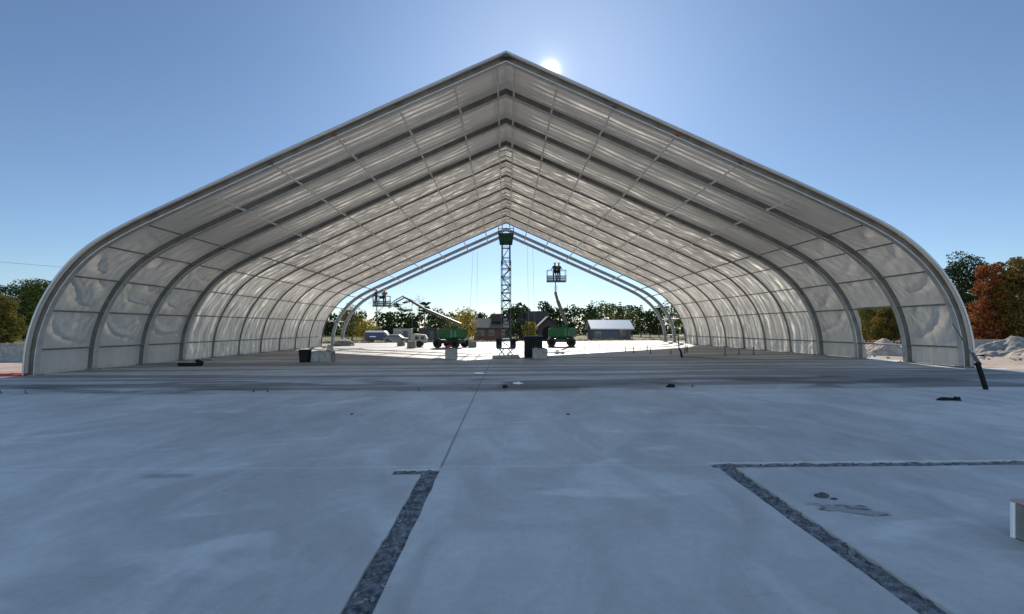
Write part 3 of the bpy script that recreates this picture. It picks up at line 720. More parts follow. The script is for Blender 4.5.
# ------------------------------------------------------------------ people (one skinned body each)
def person(loc, rz, label, vest, reach=1):
    me = bpy.data.meshes.new('person')
    V = [(0, 0, .95), (0, 0, 1.18), (0, 0, 1.40), (0, 0, 1.50), (0, .01, 1.62), (0, .01, 1.73),
         (.10, 0, .90), (.12, .03, .50), (.13, -.02, .08), (.13, .12, .04),
         (-.10, 0, .90), (-.12, .05, .50), (-.13, 0, .08), (-.13, .14, .04),
         (.19, 0, 1.40), (.27, .12, 1.18), (.22, .34, 1.20+.25*reach), (.20, .42, 1.22+.32*reach),
         (-.19, 0, 1.40), (-.28, .08, 1.16), (-.20, .30, 1.10), (-.18, .38, 1.10)]
    E = [(0, 1), (1, 2), (2, 3), (3, 4), (4, 5), (0, 6), (6, 7), (7, 8), (8, 9), (0, 10), (10, 11), (11, 12), (12, 13), (2, 14), (14, 15), (15, 16), (16, 17), (2, 18), (18, 19), (19, 20), (20, 21)]
    Rr = [.15, .15, .16, .065, .10, .08, .095, .07, .05, .045, .095, .07, .05, .045, .075, .052, .042, .04, .075, .052, .042, .04]
    me.from_pydata(V, E, []); o = bpy.data.objects.new('tmp', me); COL.objects.link(o)
    o.modifiers.new('s', 'SKIN'); 
    for i, sv in enumerate(me.skin_vertices[0].data): sv.radius = (Rr[i], Rr[i]*.8); sv.use_root = (i == 0)
    o.modifiers.new('u', 'SUBSURF').levels = 1
    dg = bpy.context.evaluated_depsgraph_get(); m2 = bpy.data.meshes.new_from_object(o.evaluated_get(dg)); bpy.data.objects.remove(o)
    for k in (vest, M['jeans'], M['skin']): m2.materials.append(k)
    for p in m2.polygons:
        p.use_smooth = True; z = p.center.z; ax = abs(p.center.x); yy = p.center.y
        p.material_index = 2 if (z > 1.49 or (yy > .28 and z > .9)) else (1 if z < .95 else 0)
    b = bpy.data.objects.new('person', m2); COL.objects.link(b); b.location = loc; b.rotation_euler = (0, 0, rz)
    tag(b, label, 'person', 'workers in the lift baskets')
    mb = MB(); bm = bmesh.new(); bmesh.ops.create_uvsphere(bm, u_segments=14, v_segments=8, radius=1)
    mb.add([(v.co.x*.125, v.co.y*.15+.01, max(0, v.co.z)*.12+1.70) for v in bm.verts], [tuple(v.index for v in f.verts) for f in bm.faces]); bm.free()
    mb.rbox((0, .12, 1.705), (.2, .12, .02), .006); mb.build('hard_hat', M['hat'], b, smooth=True)
    return b

# ------------------------------------------------------------------ boom lifts
def wheel(parent, c, r=.40, w_=.30):
    t = MB(); prof = [(-w_/2, r*.55), (-w_/2, r*.9), (-w_/2+.05, r), (w_/2-.05, r), (w_/2, r*.9), (w_/2, r*.55)]
    n = 28; vs = []; fs = []
    for i in range(n):
        a = 2*math.pi*i/n
        for (x, q) in prof: vs.append((c[0]+x, c[1]+q*math.cos(a), c[2]+q*math.sin(a)))
    k = len(prof)
    for i in range(n):
        j = (i+1) % n
        for q in range(k): fs.append((i*k+q, i*k+(q+1) % k, j*k+(q+1) % k, j*k+q))
    t.add(vs, fs)
    for i in range(0, n, 2):
        a = 2*math.pi*i/n; rot = Matrix.Rotation(a, 3, 'X'); t.box(Vector(c)+rot @ Vector((0, r+.008, 0)), (w_*.9, .03, .06), rot)
    h = MB(); h.tube([(c[0]-w_*.42, c[1], c[2]), (c[0]+w_*.42, c[1], c[2])], r*.54, 18); h.tube([(c[0]-w_*.5, c[1], c[2]), (c[0]+w_*.5, c[1], c[2])], r*.2, 10)
    wo_ = empty('wheel', (0, 0, 0)); wo_.parent = parent
    t.build('tyre', M['rubber'], wo_, smooth=False); h.build('rim', M['greend'], wo_)
def basket(parent, c, rz, wx=1.8, wy=.8):
    rot = Matrix.Rotation(rz, 3, 'Z'); P = lambda x, y, z: Vector(c)+rot @ Vector((x, y, z))
    pl = MB(); pl.rbox(P(0, 0, .03), (wx, wy, .06), .01, rot); b = pl.build('basket', M['steel_d'], parent)
    mb = MB(); hx, hy = wx/2-.03, wy/2-.03
    for x in (-hx, -hx/3, hx/3, hx):
        for y in (-hy, hy): mb.tube([P(x, y, .06), P(x, y, 1.1)], .022, 6)
    for z in (.55, 1.1):
        q = [P(-hx, -hy, z), P(hx, -hy, z), P(hx, hy, z), P(-hx, hy, z), P(-hx, -hy, z)]
        for i in range(4): mb.tube([q[i], q[i+1]], .022, 6)
    mb.build('rail', M['steel_d'], b)
    mb = MB()
    for k in range(int(wx/.09)):
        for y in (-hy, hy): mb.box(P(-hx+.05+k*.09, y, .33), (.035, .012, .55), rot)
    for z in (.15, .35): mb.box(P(0, -hy, z), (wx-.1, .012, .05), rot); mb.box(P(0, hy, z), (wx-.1, .012, .05), rot)
    mb.build('mesh_infill', M['steel_d'], b)
    mb = MB(); mb.rbox(P(0, -hy+.1, .95), (.5, .2, .25), .03, rot); mb.build('control_box', M['black'], b)
def boom_lift(loc, rz, pts, jib, bc, brz, label):
    """pts: boom joints in world coords; jib: world polyline; bc: basket floor centre (world)"""
    r = empty('boom_lift', loc); tag(r, label, 'boom lift', 'green boom lifts on the slab')
    ch = empty('chassis_group', (0, 0, 0))
    rot = Matrix.Rotation(rz, 3, 'Z'); bpy.data.objects.remove(ch)
    mb = MB(); mb.rbox(rot @ Vector((0, 0, .55)), (1.2, 2.4, .32), .05, rot)
    for s in (-1, 1): mb.rbox(rot @ Vector((0, s*1.0, .46)), (2.0, .22, .2), .04, rot)
    mb.build('chassis', M['steel_d'], r)
    for sx in (-1, 1):
        for sy in (-1, 1):
            c = rot @ Vector((sx*.92, sy*.88, .40))
            wb = bpy.data.objects.new('wheel', None); 
            before = set(COL.objects); wheel(r, (0, 0, 0)); new = [o for o in COL.objects if o not in before and o.name.startswith('wheel')]
            new[0].location = c; new[0].rotation_euler = (0, 0, rz)
    a2 = math.atan2(pts[1][1]-pts[0][1], pts[1][0]-pts[0][0])-math.pi/2
    rt = Matrix.Rotation(a2, 3, 'Z')
    mb = MB(); mb.tube([(0, 0, .7), (0, 0, .82)], .5, 20); mb.build('turntable', M['steel_d'], r)
    for s in (-1, 1):
        mb = MB(); mb.rbox(rt @ Vector((s*.70, -.1, 1.24)), (.60, 1.9, .95), .16, rt)
        for k in range(4): mb.rbox(rt @ Vector((s*1.0, -.6+k*.12, 1.25)), (.012, .05, .4), .003, rt)
        mb.build('engine_cover', M['green'], r)
    mb = MB(); mb.rbox(rt @ Vector((0, -1.0, 1.25)), (1.5, .5, .9), .15, rt); mb.build('counterweight', M['green'], r)
    L = Vector(loc); loc_pts = [Vector(p)-L for p in pts]
    mb = MB()
    for s in (-1, 1): mb.prism([(-.6, .85), (.3, .85), (-.2, 1.95), (-.55, 1.95)], 'x', s*.22-.03, s*.22+.03)
    mb.v = [tuple(rt @ Vector(v)) for v in mb.v]; mb.build('boom_yoke', M['green'], r)
    def beam(a, b, wd, hh, name, m):
        a = Vector(a); b = Vector(b); d = b-a; q = d.to_track_quat('Y', 'Z').to_matrix()
        mb = MB(); mb.rbox((a+b)/2, (wd, d.length, hh), .02, q); return mb.build(name, m, r)
    n = len(loc_pts)
    wds = [(.22, .27), (.17, .21), (.13, .16)]
    for i in range(n-1):
        wd, hh = wds[min(i, 2)]
        beam(loc_pts[i], loc_pts[i+1], wd, hh, 'boom_section', M['steel'] if i == 0 else M['steel_web'])
    a, b = loc_pts[0], loc_pts[1]
    mb = MB(); mb.tube([rt @ Vector((0, .1, .95)), a.lerp(b, .4)-Vector((0, 0, .2))], .06, 8); mb.build('lift_cylinder', M['steel_d'], r)
    jl = [Vector(p)-L for p in jib]
    for i in range(len(jl)-1):
        beam(jl[i]+Vector((0, 0, .1)), jl[i+1]+Vector((0, 0, .1)), .09, .09, 'jib_arm', M['steel_d']); 
        beam(jl[i]-Vector((0, 0, .12)), jl[i+1]-Vector((0, 0, .12)), .09, .08, 'jib_arm', M['steel_d'])
    basket(r, Vector(bc)-L, brz)
    mb = MB()
    P = [p for p in loc_pts]+jl[1:]; q = [p+Vector((.14, 0, -.14)) for p in P]; mb.tube(q, .025, 6); mb.build('hose', M['black'], r)
    return r
# left lift: boom reaches out to the bare ribs on the left
z = gz(-4.9)
boom_lift((-4.9, 43.0, z), R(68), [(-4.0, 42.6, z+2.05), (-7.6, 45.6, z+3.5), (-9.6, 47.6, z+4.55), (-10.3, 48.2, z+4.9)],
          [(-10.3, 48.2, z+4.9), (-11.3, 49.0, z+4.5), (-12.2, 49.8, z+3.95)], (-13.0, 50.2, 3.95), R(20), 'green boom lift reaching left with two workers in its basket beside the far bare ribs')
person((-13.55, 50.15, 4.01), R(70), 'worker in dark clothes at the left side of the far left lift basket', M['vest'])
person((-12.75, 50.35, 4.01), R(10), 'worker in a rust coloured shirt at the right side of the far left lift basket', M['vest2'], 1.2)
# right lift: boom nearly upright
z = gz(5)
boom_lift((5.0, 43.5, z), R(85), [(5.55, 43.6, z+1.9), (4.75, 44.2, z+4.2), (4.55, 44.4, z+5.0)],
          [(4.55, 44.4, z+5.0), (4.6, 44.7, z+5.8)], (4.75, 45.3, 6.05), 0, 'green boom lift with its boom raised upright, right of the mast tower')
person((4.6, 45.2, 6.11), R(20), 'left worker standing close together in the raised upright lift basket', M['vest'], 1.3)
person((4.98, 45.3, 6.11), R(-160), 'right worker standing close together in the raised upright lift basket', M['vest'], .6)

# compressor on the left far block
r = empty('compressor', (-8.2, 45.6, gz(-8))); tag(r, 'white and grey towable compressor on the sunlit slab left of the boom lift', 'compressor')
mb = MB(); mb.prism([(-.7, .45), (.6, .45), (.75, .8), (.55, 1.15), (-.5, 1.25), (-.7, .9)], 'y', -.4, .4); mb.build('housing', M['grey_wall2'], r)
mb = MB(); mb.tube([(-.7, 0, .5), (-1.3, 0, .45)], .04, 6); mb.rbox((0, 0, .4), (1.4, .7, .08), .02); mb.build('tow_frame', M['steel_d'], r)
for s in (-1, 1): mb = MB(); mb.tube([(0, s*.45, .3), (0, s*.58, .3)], .3, 18); mb.build('wheel', M['rubber'], r)
for s in (-.2, .35): mb = MB(); mb.rbox((s, -.407, .85), (.35, .012, .3), .004); mb.build('vent', M['steel_d'], r)
# dark bar and straps at the left wall
mb = MB(); mb.rbox((-15.2, 23.1, gz(-15)+.08), (1.15, .2, .15), .03); mb.rbox((-14.75, 23.1, gz(-15)+.2), (.35, .22, .14), .04, Matrix.Rotation(.4, 3, 'Y'))
tag(mb.build('rolled_matting', M['black']), 'black rolled bar lying at the foot of the fourth rib on the left', 'roll')
lumpy_tarp('red_straps', (-19.35, 18.75, gz(-19.3)), (.75, .3, .11), M['red'], 'red straps heaped on the ground at the left foot of the front rib', 'straps', 3)
lumpy_tarp('red_crate_sheet', (-13.6, 33.5, gz(-13)), (.5, .3, .17), M['red'], 'small red bundle by the left wall beyond the black bin', 'bundle', 9)
lumpy_tarp('plastic_sheet', (-17.0, 27.0, gz(-17)), (.5, .3, .14), M['cblock'], 'small grey rumpled sheet at the foot of the left wall', 'tarp', 14)
lumpy_tarp('white_tarp_heap', (-17.0, 50.2, gz(-16)), (1.1, .8, .6), M['cblock'], 'pale crumpled tarpaulin heap at the far end of the left wall', 'tarp', 21)
# guy stake at the right front
r = empty('guy_stake', (12.35, 12.35, gz(12.3))); tag(r, 'dark upright stake with a strap running up to the right front rib', 'stake')
mb = MB(); mb.tube([(0, 0, 0), (-.10, .1, .62)], .055, 10); mb.tube([(-.10, .1, .62), (-.11, .11, .68)], .07, 10); mb.build('post', M['black'], r)
mb = MB(); q = [(-.1, .1, .62), (5.0, 6.3, 1.75)]; mb.tube(q, .02, 6); mb.tube([(-.1, .1, .68), (.7, 1.07, .86)], .05, 8); mb.build('strap', M['steel_d'], r)
# thin post on the slab inside at right
r = empty('bent_post', (9.6, 26.2, gz(9.6))); tag(r, 'thin dark bent post standing on the slab in front of the far right ribs', 'post')
mb = MB(); mb.tube([(0, 0, 0), (-.05, 0, .3), (-.16, 0, .55), (-.2, 0, .95), (-.18, 0, 1.3)], [.07, .06, .03, .035, .02], 8); mb.build('post_shaft', M['black'], r)
mb = MB(); pts = [(0, 0, .03)]
for i in range(1, 14): pts.append((i*.28, -.15*i+.1*math.sin(i), .02))
mb.tube(pts, .015, 6); mb.build('cable_tail', M['black'], r)
# anchor stubs along the right
proto = None
stubs = [(9.1, 30.2, .35), (10.3, 30.0, .3), (11.4, 30.6, .5), (11.9, 31.5, .45), (8.3, 31.2, .4), (12.6, 27.6, .55), (13.9, 28.6, .38), (14.6, 28.3, .45), (10.0, 34.0, .4), (12.4, 33.0, .3), (-14.0, 13.3, .09), (-13.3, 13.3, .1), (-6.9, 13.1, .08), (-6.5, 13.1, .1), (5.2, 13.4, .08), (-2.4, 13.2, .08), (8.3, 33.3, .35), (6.2, 38.0, .4), (7.6, 39.0, .4)]
names = ['tallest slim anchor post by the right wall']
for i, (x, y, h) in enumerate(stubs):
    q_ = 1 if y > 20 else .45
    mb = MB(); mb.tube([(0, 0, 0), (random.uniform(-.03, .03), 0, h)], .03*q_, 8); mb.tube([(0, 0, 0), (0, 0, .03*q_)], .09*q_, 10)
    o = mb.build('anchor_stub', M['steel_d'], loc=(x, y, gz(x)))
    far_ = y > 20
    order = sorted([q for q in stubs if (q[1] > 20) == far_], key=lambda q: q[0]/q[1]); k = order.index((x, y, h)); n_ = len(order)
    W_ = ['first', 'second', 'third', 'fourth', 'fifth', 'sixth', 'seventh', 'eighth', 'ninth']
    wd = W_[k]+' from the left' if k < n_/2 else (W_[n_-1-k]+' from the right')
    if far_: tag(o, 'thin dark anchor stub near the far right wall, '+wd+' in its row', 'anchor', 'anchor stubs near the right wall')
    else: tag(o, 'tiny anchor stub along the front slab joint, '+wd, 'anchor', 'anchor stubs along the front slab joint')
# debris in the foreground
def rock(name, loc, r, m, label, cat, fl=.6, group=None):
    bm = bmesh.new(); bmesh.ops.create_icosphere(bm, subdivisions=3, radius=1); vs = []
    for v in bm.verts:
        p = v.co.copy(); k = 1+.4*noise.noise(p*1.3+Vector(loc))+.2*noise.noise(p*3.5+Vector(loc)); vs.append(Vector((p.x*r[0]*k, p.y*r[1]*k, max(-.1, p.z)*r[2]*k)))
    mb = MB(); mb.add(vs, [tuple(v.index for v in f.verts) for f in bm.faces]); bm.free(); o = mb.build(name, m, loc=loc); tag(o, label, cat, group); return o
rock('rubble_lump', (3.10, 4.71, gz(3)+.005), (.06, .045, .04), M['steel_d'], 'dark lump of debris beside the muddy patch on the right', 'debris')
rock('rubble_lump', (3.17, 4.64, gz(3)+.004), (.03, .02, .015), M['steel_d'], 'small crumb touching the dark lump of debris on the right', 'debris')
rock('dark_scrap', (9.75, 10.65, gz(9.7)+.01), (.2, .08, .05), M['black'], 'dark scrap lying flat on the slab near the right stake', 'scrap')
rock('dark_scrap', (9.95, 10.6, gz(9.7)+.01), (.08, .07, .07), M['black'], 'small knob of dark scrap beside the flat scrap near the right stake', 'scrap')
rock('white_scrap', (-1.0, 17.8, .01), (.16, .2, .04), M['white'], 'small white scrap on the slab left of centre inside the shade', 'scrap')
rock('white_scrap', (.35, 14.6, .01), (.14, .2, .04), M['white'], 'small white scrap on the dark strip right of centre', 'scrap')
rock('stone_chip', (-.03, 13.6, .01), (.07, .07, .06), M['black'], 'black chip on the dark strip at the centre', 'stone')
rock('stone_chip', (4.6, 13.4, .05), (.12, .08, .08), M['black'], 'black chip at the joint right of centre', 'stone')
rock('stone_chip', (-3.05, 9.5, -.02), (.03, .03, .02), M['steel_d'], 'tiny dark chip on the pale slab left of centre', 'stone')
rock('stone_chip', (1.2, 9.3, .012), (.04, .03, .02), M['steel_d'], 'tiny dark chip on the pale slab right of centre', 'stone')
# low box cut by the right edge of the picture
r = empty('formwork_box', (4.215, 3.58, gz(4.2))); tag(r, 'low grey box with a white corner edge and pinkish top at the right edge', 'box')
mb = MB(); mb.rbox((0, 0, .14), (.46, .40, .28), .01); mb.build('box_body', M['cblock'], r)
mb = MB(); mb.rbox((-.23, .19, .14), (.03, .03, .28), .004); mb.build('corner_edge', M['white'], r)
mb = MB(); mb.rbox((0, 0, .292), (.48, .42, .02), .004); mb.build('top_board', mat('pink_board', (.45, .30, .28), .8, 0, 6, .1), r)

# hanging ropes in the far opening
for (x0, zt, x1, y) in ((-3.55, 10.0, -4.1, 52), (-3.1, 10.1, -3.2, 52.2), (2.3, 10.7, 2.5, 52), (2.9, 10.5, 3.2, 52.2)):
    mb = MB(); mb.tube([(x0, y, zt), (x0+(x1-x0)*.5, y, zt*.5), (x1, y, gz(x1))], .012, 5)
    tag(mb.build('hanging_rope', M['rope']), {-3.55: 'slanting thin rope hanging in the far opening, leftmost', -3.1: 'upright thin rope hanging left of the mast tower', 2.3: 'thin rope hanging just right of the mast tower', 2.9: 'thin rope hanging between the mast tower and the raised lift basket'}[x0], 'rope', 'ropes hanging in the far opening')
# overhead wire at left
mb = MB(); mb.tube([(-130+i*5, 74+i*1.6, 16.2-i*.33+.012*(i-9)**2) for i in range(18)], .022, 5)
tag(mb.build('overhead_wire', M['black']), 'single overhead wire crossing the sky above the trees on the left', 'wire')

# ------------------------------------------------------------------ trees
def leafy(mb, c, rad, n, size, squash=.8, seed=0, up=0):
    for i in range(n):
        while True:
            p = Vector((random.uniform(-1, 1), random.uniform(-1, 1), random.uniform(-1, 1)))
            if p.length < 1: break
        p = p.normalized()*(p.length**.5)
        k = 1+.35*noise.noise(p*2+Vector((seed, seed, 0)))
        q = Vector((p.x*rad*k, p.y*rad*k, p.z*rad*squash*k))+Vector(c)
        s = size*random.uniform(.6, 1.3)
        a = Vector((random.gauss(0, 1), random.gauss(0, 1), random.gauss(0, 1))).normalized(); b = a.orthogonal().normalized()
        b = (b*math.cos(i)+a.cross(b)*math.sin(i)); t = a.cross(b)
        mb.add([q-b*s*.5, q+t*s*.45, q+b*s*.5, q-t*s*.45], [(0, 1, 2, 3)])
def tree_broad(h, cw, leaves, size, clumps=12, base=.25, seed=0, lm='l_green'):
    random.seed(seed*31+5); root = Vector((0, 0, 0)); t = MB(); c = MB()
    top = Vector((random.uniform(-.04, .04)*h, random.uniform(-.04, .04)*h, h*.82)); mid = Vector((random.uniform(-.03, .03)*h, 0, h*.4))
    t.tube([(0, 0, -.2), (0, 0, h*.12), mid, top], [h*.026, h*.021, h*.015, h*.004], 8)
    for i in range(clumps):
        a = i*2.4+random.uniform(-.6, .6); f = (i+.5)/clumps
        zz = h*(base+(.95-base)*f); ring = cw*.5*max(.15, math.sin(math.pi*(.16+.76*f)))**.7
        rr = ring*random.uniform(.25, 1.0)
        ce = Vector((math.cos(a)*rr, math.sin(a)*rr, zz+random.uniform(-.05, .05)*h)); cr_ = cw*random.uniform(.10, .20)
        leafy(c, ce, cr_, int(leaves/clumps*.8), size, .8, seed+i)
        if i % 2 == 0:
            st = Vector((0, 0, zz*.72)); t.tube([st, st.lerp(ce, .5)+Vector((0, 0, .1)), ce], [h*.009, h*.006, h*.002], 5)
    for i in range(6): leafy(c, (random.uniform(-.2, .2)*cw, random.uniform(-.2, .2)*cw, h*(base+(.9-base)*(i+.6)/6.5)), cw*.26, leaves//30, size, .7, seed+i+50)
    return t, c
def tree_pine(h, cw, leaves, size, seed=0, bare=.3):
    random.seed(seed*17+3); t = MB(); c = MB()
    t.tube([(0, 0, -.2), (h*.005, 0, h*.5), (0, 0, h)], [h*.018, h*.013, h*.002], 7)
    n = 16
    for i in range(n):
        f = (i+.5)/n; z = h*(bare+(1-bare)*f); rr = cw*.5*(1-f)**.8*random.uniform(.6, 1.1)+.15
        for k in range(4):
            a = i*1.3+k*1.57+random.uniform(-.3, .3); e = Vector((math.cos(a)*rr, math.sin(a)*rr, z-.12*rr))
            t.tube([(0, 0, z), e], [h*.005, h*.001], 4)
            leafy(c, e*.65+Vector((0, 0, z))*.35, rr*.42, leaves//(n*4), size, .35, seed+i)
    return t, c
def tree_white_pine(h, cw, leaves, size, seed=0):
    random.seed(seed*19+3); t = MB(); c = MB()
    t.tube([(0, 0, -.2), (h*.02, 0, h*.5), (-h*.01, 0, h*.95)], [h*.022, h*.015, h*.004], 8)
    for i in range(15):
        f = random.uniform(.0, 1); z = h*(.38+.58*f); a = i*2.4; rr = cw*.5*(.35+.65*math.sin(math.pi*(.25+.6*f)))*random.uniform(.5, 1)
        e = Vector((math.cos(a)*rr, math.sin(a)*rr, z+.05*h)); t.tube([(0, 0, z-.03*h), e*.6+Vector((0, 0, z))*.4-Vector((0, 0, .02*h)), e], [h*.008, h*.005, h*.002], 5)
        leafy(c, e, cw*.17, leaves//15, size, .38, seed+i); leafy(c, e*.6+Vector((0, 0, z))*.4, cw*.12, leaves//40, size, .35, seed+i)
    return t, c
def tree_bare(h, seed=0):
    random.seed(seed*7+1); t = MB(); t.tube([(0, 0, -.2), (0.1, 0, h*.5), (0, 0, h)], [h*.014, h*.009, .015], 6); c = MB()
    for i in range(14):
        z = h*random.uniform(.35, .95); a = random.uniform(0, 6.3); l = (h-z)*.5+.4; e = Vector((math.cos(a)*l, math.sin(a)*l, z+l*.8)); t.tube([(0, 0, z), e], [h*.004, .01], 4)
        if i % 2: leafy(c, e, h*.06, 14, .16, .8, i)
    return t, c
def plant_tree(kind, x, y, h, cw, lm, label, leaves=2400, size=.3, seed=0, group=None, name=None):
    if kind == 'broad': t, c = tree_broad(h, cw, leaves, size, seed=seed, clumps=34, base=.16)
    elif kind == 'bush': t, c = tree_broad(h, cw, leaves, size, seed=seed, clumps=42, base=.07)
    elif kind == 'pine': t, c = tree_pine(h, cw, leaves, size, seed, .12)
    elif kind == 'wpine': t, c = tree_white_pine(h, cw, leaves, size, seed)
    else: t, c = tree_bare(h, seed)
    r = empty(name or {'broad': 'broadleaf_tree', 'bush': 'bushy_tree', 'pine': 'conifer_tree', 'wpine': 'pine_tree', 'bare': 'bare_tree'}[kind], (x, y, gz(x, y)-.06), random.uniform(0, 6))
    tag(r, label, 'tree', group)
    t.build('trunk', M['bark'], r, smooth=True); c.build('crown', M[lm], r)
    return r
def wx(px, D): return (px-506)*D/F
G = 'trees beyond the far opening'
far = [ # kind, px, D, h, cw, leaf, label
 ('broad', 352, 92, 7.0, 6, 'l_olive', 'olive tree seen through the bare ribs at the far left'),
 ('bush', 366, 100, 4.2, 6, 'l_yellow', 'low yellowish tree left of the purple van'),
 ('wpine', 401, 120, 9.5, 4.6, 'l_dark', 'thin tufted pine rising above the far tree line behind the purple van'),
 ('bare', 377, 112, 12.5, 2, 'l_dark', 'tall bare trunk rising above the purple van'),
 ('bare', 412, 118, 9.5, 2.5, 'l_dark', 'bare tree just behind the compressor'),
 ('bare', 419, 120, 11, 2.5, 'l_dark', 'taller bare tree left of the green boom lift'),
 ('wpine', 425, 116, 8.8, 3.0, 'l_dark', 'slim dark pine above the boom of the left lift'),
 ('broad', 438, 96, 6.2, 6.5, 'l_dark', 'round dark tree behind the green boom lift'),
 ('bush', 466, 84, 6.0, 5.0, 'l_yellow', 'bright yellow autumn tree right of the green boom lift'),
 ('bush', 455, 92, 5.0, 5.0, 'l_olive', 'dull green tree behind the yellow autumn tree'),
 ('broad', 517, 78, 6.2, 4.4, 'l_dark', 'dark round tree directly behind the mast tower'),
 ('bush', 530, 76, 3.4, 2.4, 'l_yellow', 'small yellow-green shrub tree in front of the dark gable'),
 ('pine', 589, 120, 8.2, 4.5, 'l_dark', 'dark conifer right behind the raised boom lift'),
 ('broad', 602, 124, 9.0, 6.5, 'l_green', 'rounded green tree above the left end of the white roofed shed'),
 ('pine', 592, 128, 9.6, 4.5, 'l_dark', 'pointed conifer above the left corner of the shed'),
 ('broad', 617, 128, 8.2, 7, 'l_olive', 'olive rounded tree above the middle of the shed roof'),
 ('pine', 620, 118, 8.6, 3.8, 'l_dark', 'narrow conifer above the right end of the shed roof'),
 ('broad', 632, 120, 7.4, 5.5, 'l_green', 'green tree just right of the shed'),
 ('pine', 641, 112, 7.6, 3.8, 'l_dark', 'pointed dark conifer left of the far right bare rib'),
 ('pine', 650, 116, 6.8, 3.8, 'l_dark', 'shorter dark conifer behind the far right bare rib'),
 ('pine', 659, 114, 7.0, 3.6, 'l_dark', 'dark conifer seen between the two bare ribs on the right'),
 ('broad', 671, 110, 9.0, 5.5, 'l_green', 'tall green tree behind the last covered rib on the right'),
]
for i, (k, px, D, h, cw, lm, lb) in enumerate(far):
    plant_tree(k, wx(px, D), D, h, cw, lm, lb, 1500, .26, i+1, G)
# outside left
for i, (k, px, D, h, cw, lm, lb) in enumerate([
  ('bush', 3, 62, 6.2, 4.0, 'l_olive', 'yellowish green tree at the left edge of the photo'),
  ('broad', 12, 76, 9.6, 8.5, 'l_dark', 'dark tree behind the yellowish tree at the left edge'),
  ('broad', 30, 74, 9.2, 7.5, 'l_dark', 'dark rounded tree in the middle of the left group'),
  ('broad', 44, 72, 10.2, 7, 'l_green', 'tall green tree of the left group nearest the tent'),
  ('broad', 58, 78, 10.0, 8, 'l_dark', 'dark tree half hidden behind the left front rib'),
  ('broad', -18, 74, 9, 8, 'l_dark', 'dark tree cut off by the left edge of the photo')]):
    plant_tree(k, wx(px, D), D, h, cw, lm, lb, 9000, .2, i+40, 'trees outside the left wall')
# outside right
for i, (k, px, D, h, cw, lm, lb, n) in enumerate([
  ('broad', 962, 42, 7.9, 4.6, 'l_dark', 'tall dark tree with a clumpy rounded top right of the tent', 9000),
  ('bush', 993, 36, 6.4, 3.1, 'l_red', 'red autumn maple behind the gravel heap on the right', 9000),
  ('bush', 1021, 35, 6.8, 3.6, 'l_mix', 'green tree turning orange at the right edge', 9000),
  ('bush', 1010, 44, 7.0, 6, 'l_green', 'green tree behind the red autumn maple', 7000),
  ('broad', 970, 50, 6.0, 6, 'l_dark', 'dark undergrowth tree below the tall pine', 5000),
  ('bush', 878, 52, 5.0, 5.0, 'l_olive', 'olive tree seen through the gap in the right wall', 5000),
  ('bush', 889, 49, 3.9, 3.4, 'l_mix', 'small orange tinted tree seen through the gap in the right wall', 4000),
  ('bush', 866, 56, 4.4, 4.4, 'l_green', 'green tree at the left side of the gap in the right wall', 4000)]):
    plant_tree(k, wx(px, D), D, h, cw, lm, lb, int(n*1.7), .13, i+60, 'trees outside the right wall')
# the wood that closes the horizon, one mass
random.seed(99); mb = MB()
def wood(x, y, h, wv):
    for k in (-.55, 0, 1, 2):
        leafy(mb, (x+random.uniform(-wv, wv)*.4, y+random.uniform(-2, 2), gz(x, y)+h*(.2+.27*k)), wv*.5*(1-.18*k), 110, .7, .9, random.random()*9)
x = -330
while x < 330:
    y = 150+random.uniform(-8, 14)+abs(x)*.12; h = random.uniform(6.5, 9.0)*(1 if x < 0 else 1.35)
    wood(x, y, h, random.uniform(4, 7)); x += random.uniform(1.3, 2.4)
for x in range(-200, -60, 5): wood(x+random.uniform(-2, 2), 105+random.uniform(-6, 6), random.uniform(6, 8.5), 6)
for x in range(70, 210, 5): wood(x+random.uniform(-2, 2), 95+random.uniform(-6, 6), random.uniform(6, 9), 6)
tag(mb.build('far_wood', M['l_dark']), 'far dark wood that closes the horizon behind the single trees', 'wood', kind='stuff')
# scrubby weeds at the edge of the grass
random.seed(5); mb = MB()
for i in range(900):
    x = random.uniform(-60, 60); y = random.uniform(66, 84); leafy(mb, (x, y, gz(x, y)+.1), random.uniform(.2, .5), 7, .22, .7)
tag(mb.build('weeds', M['l_grass']), 'dry weeds and scrub along the edge of the field behind the slab', 'weeds', kind='stuff')

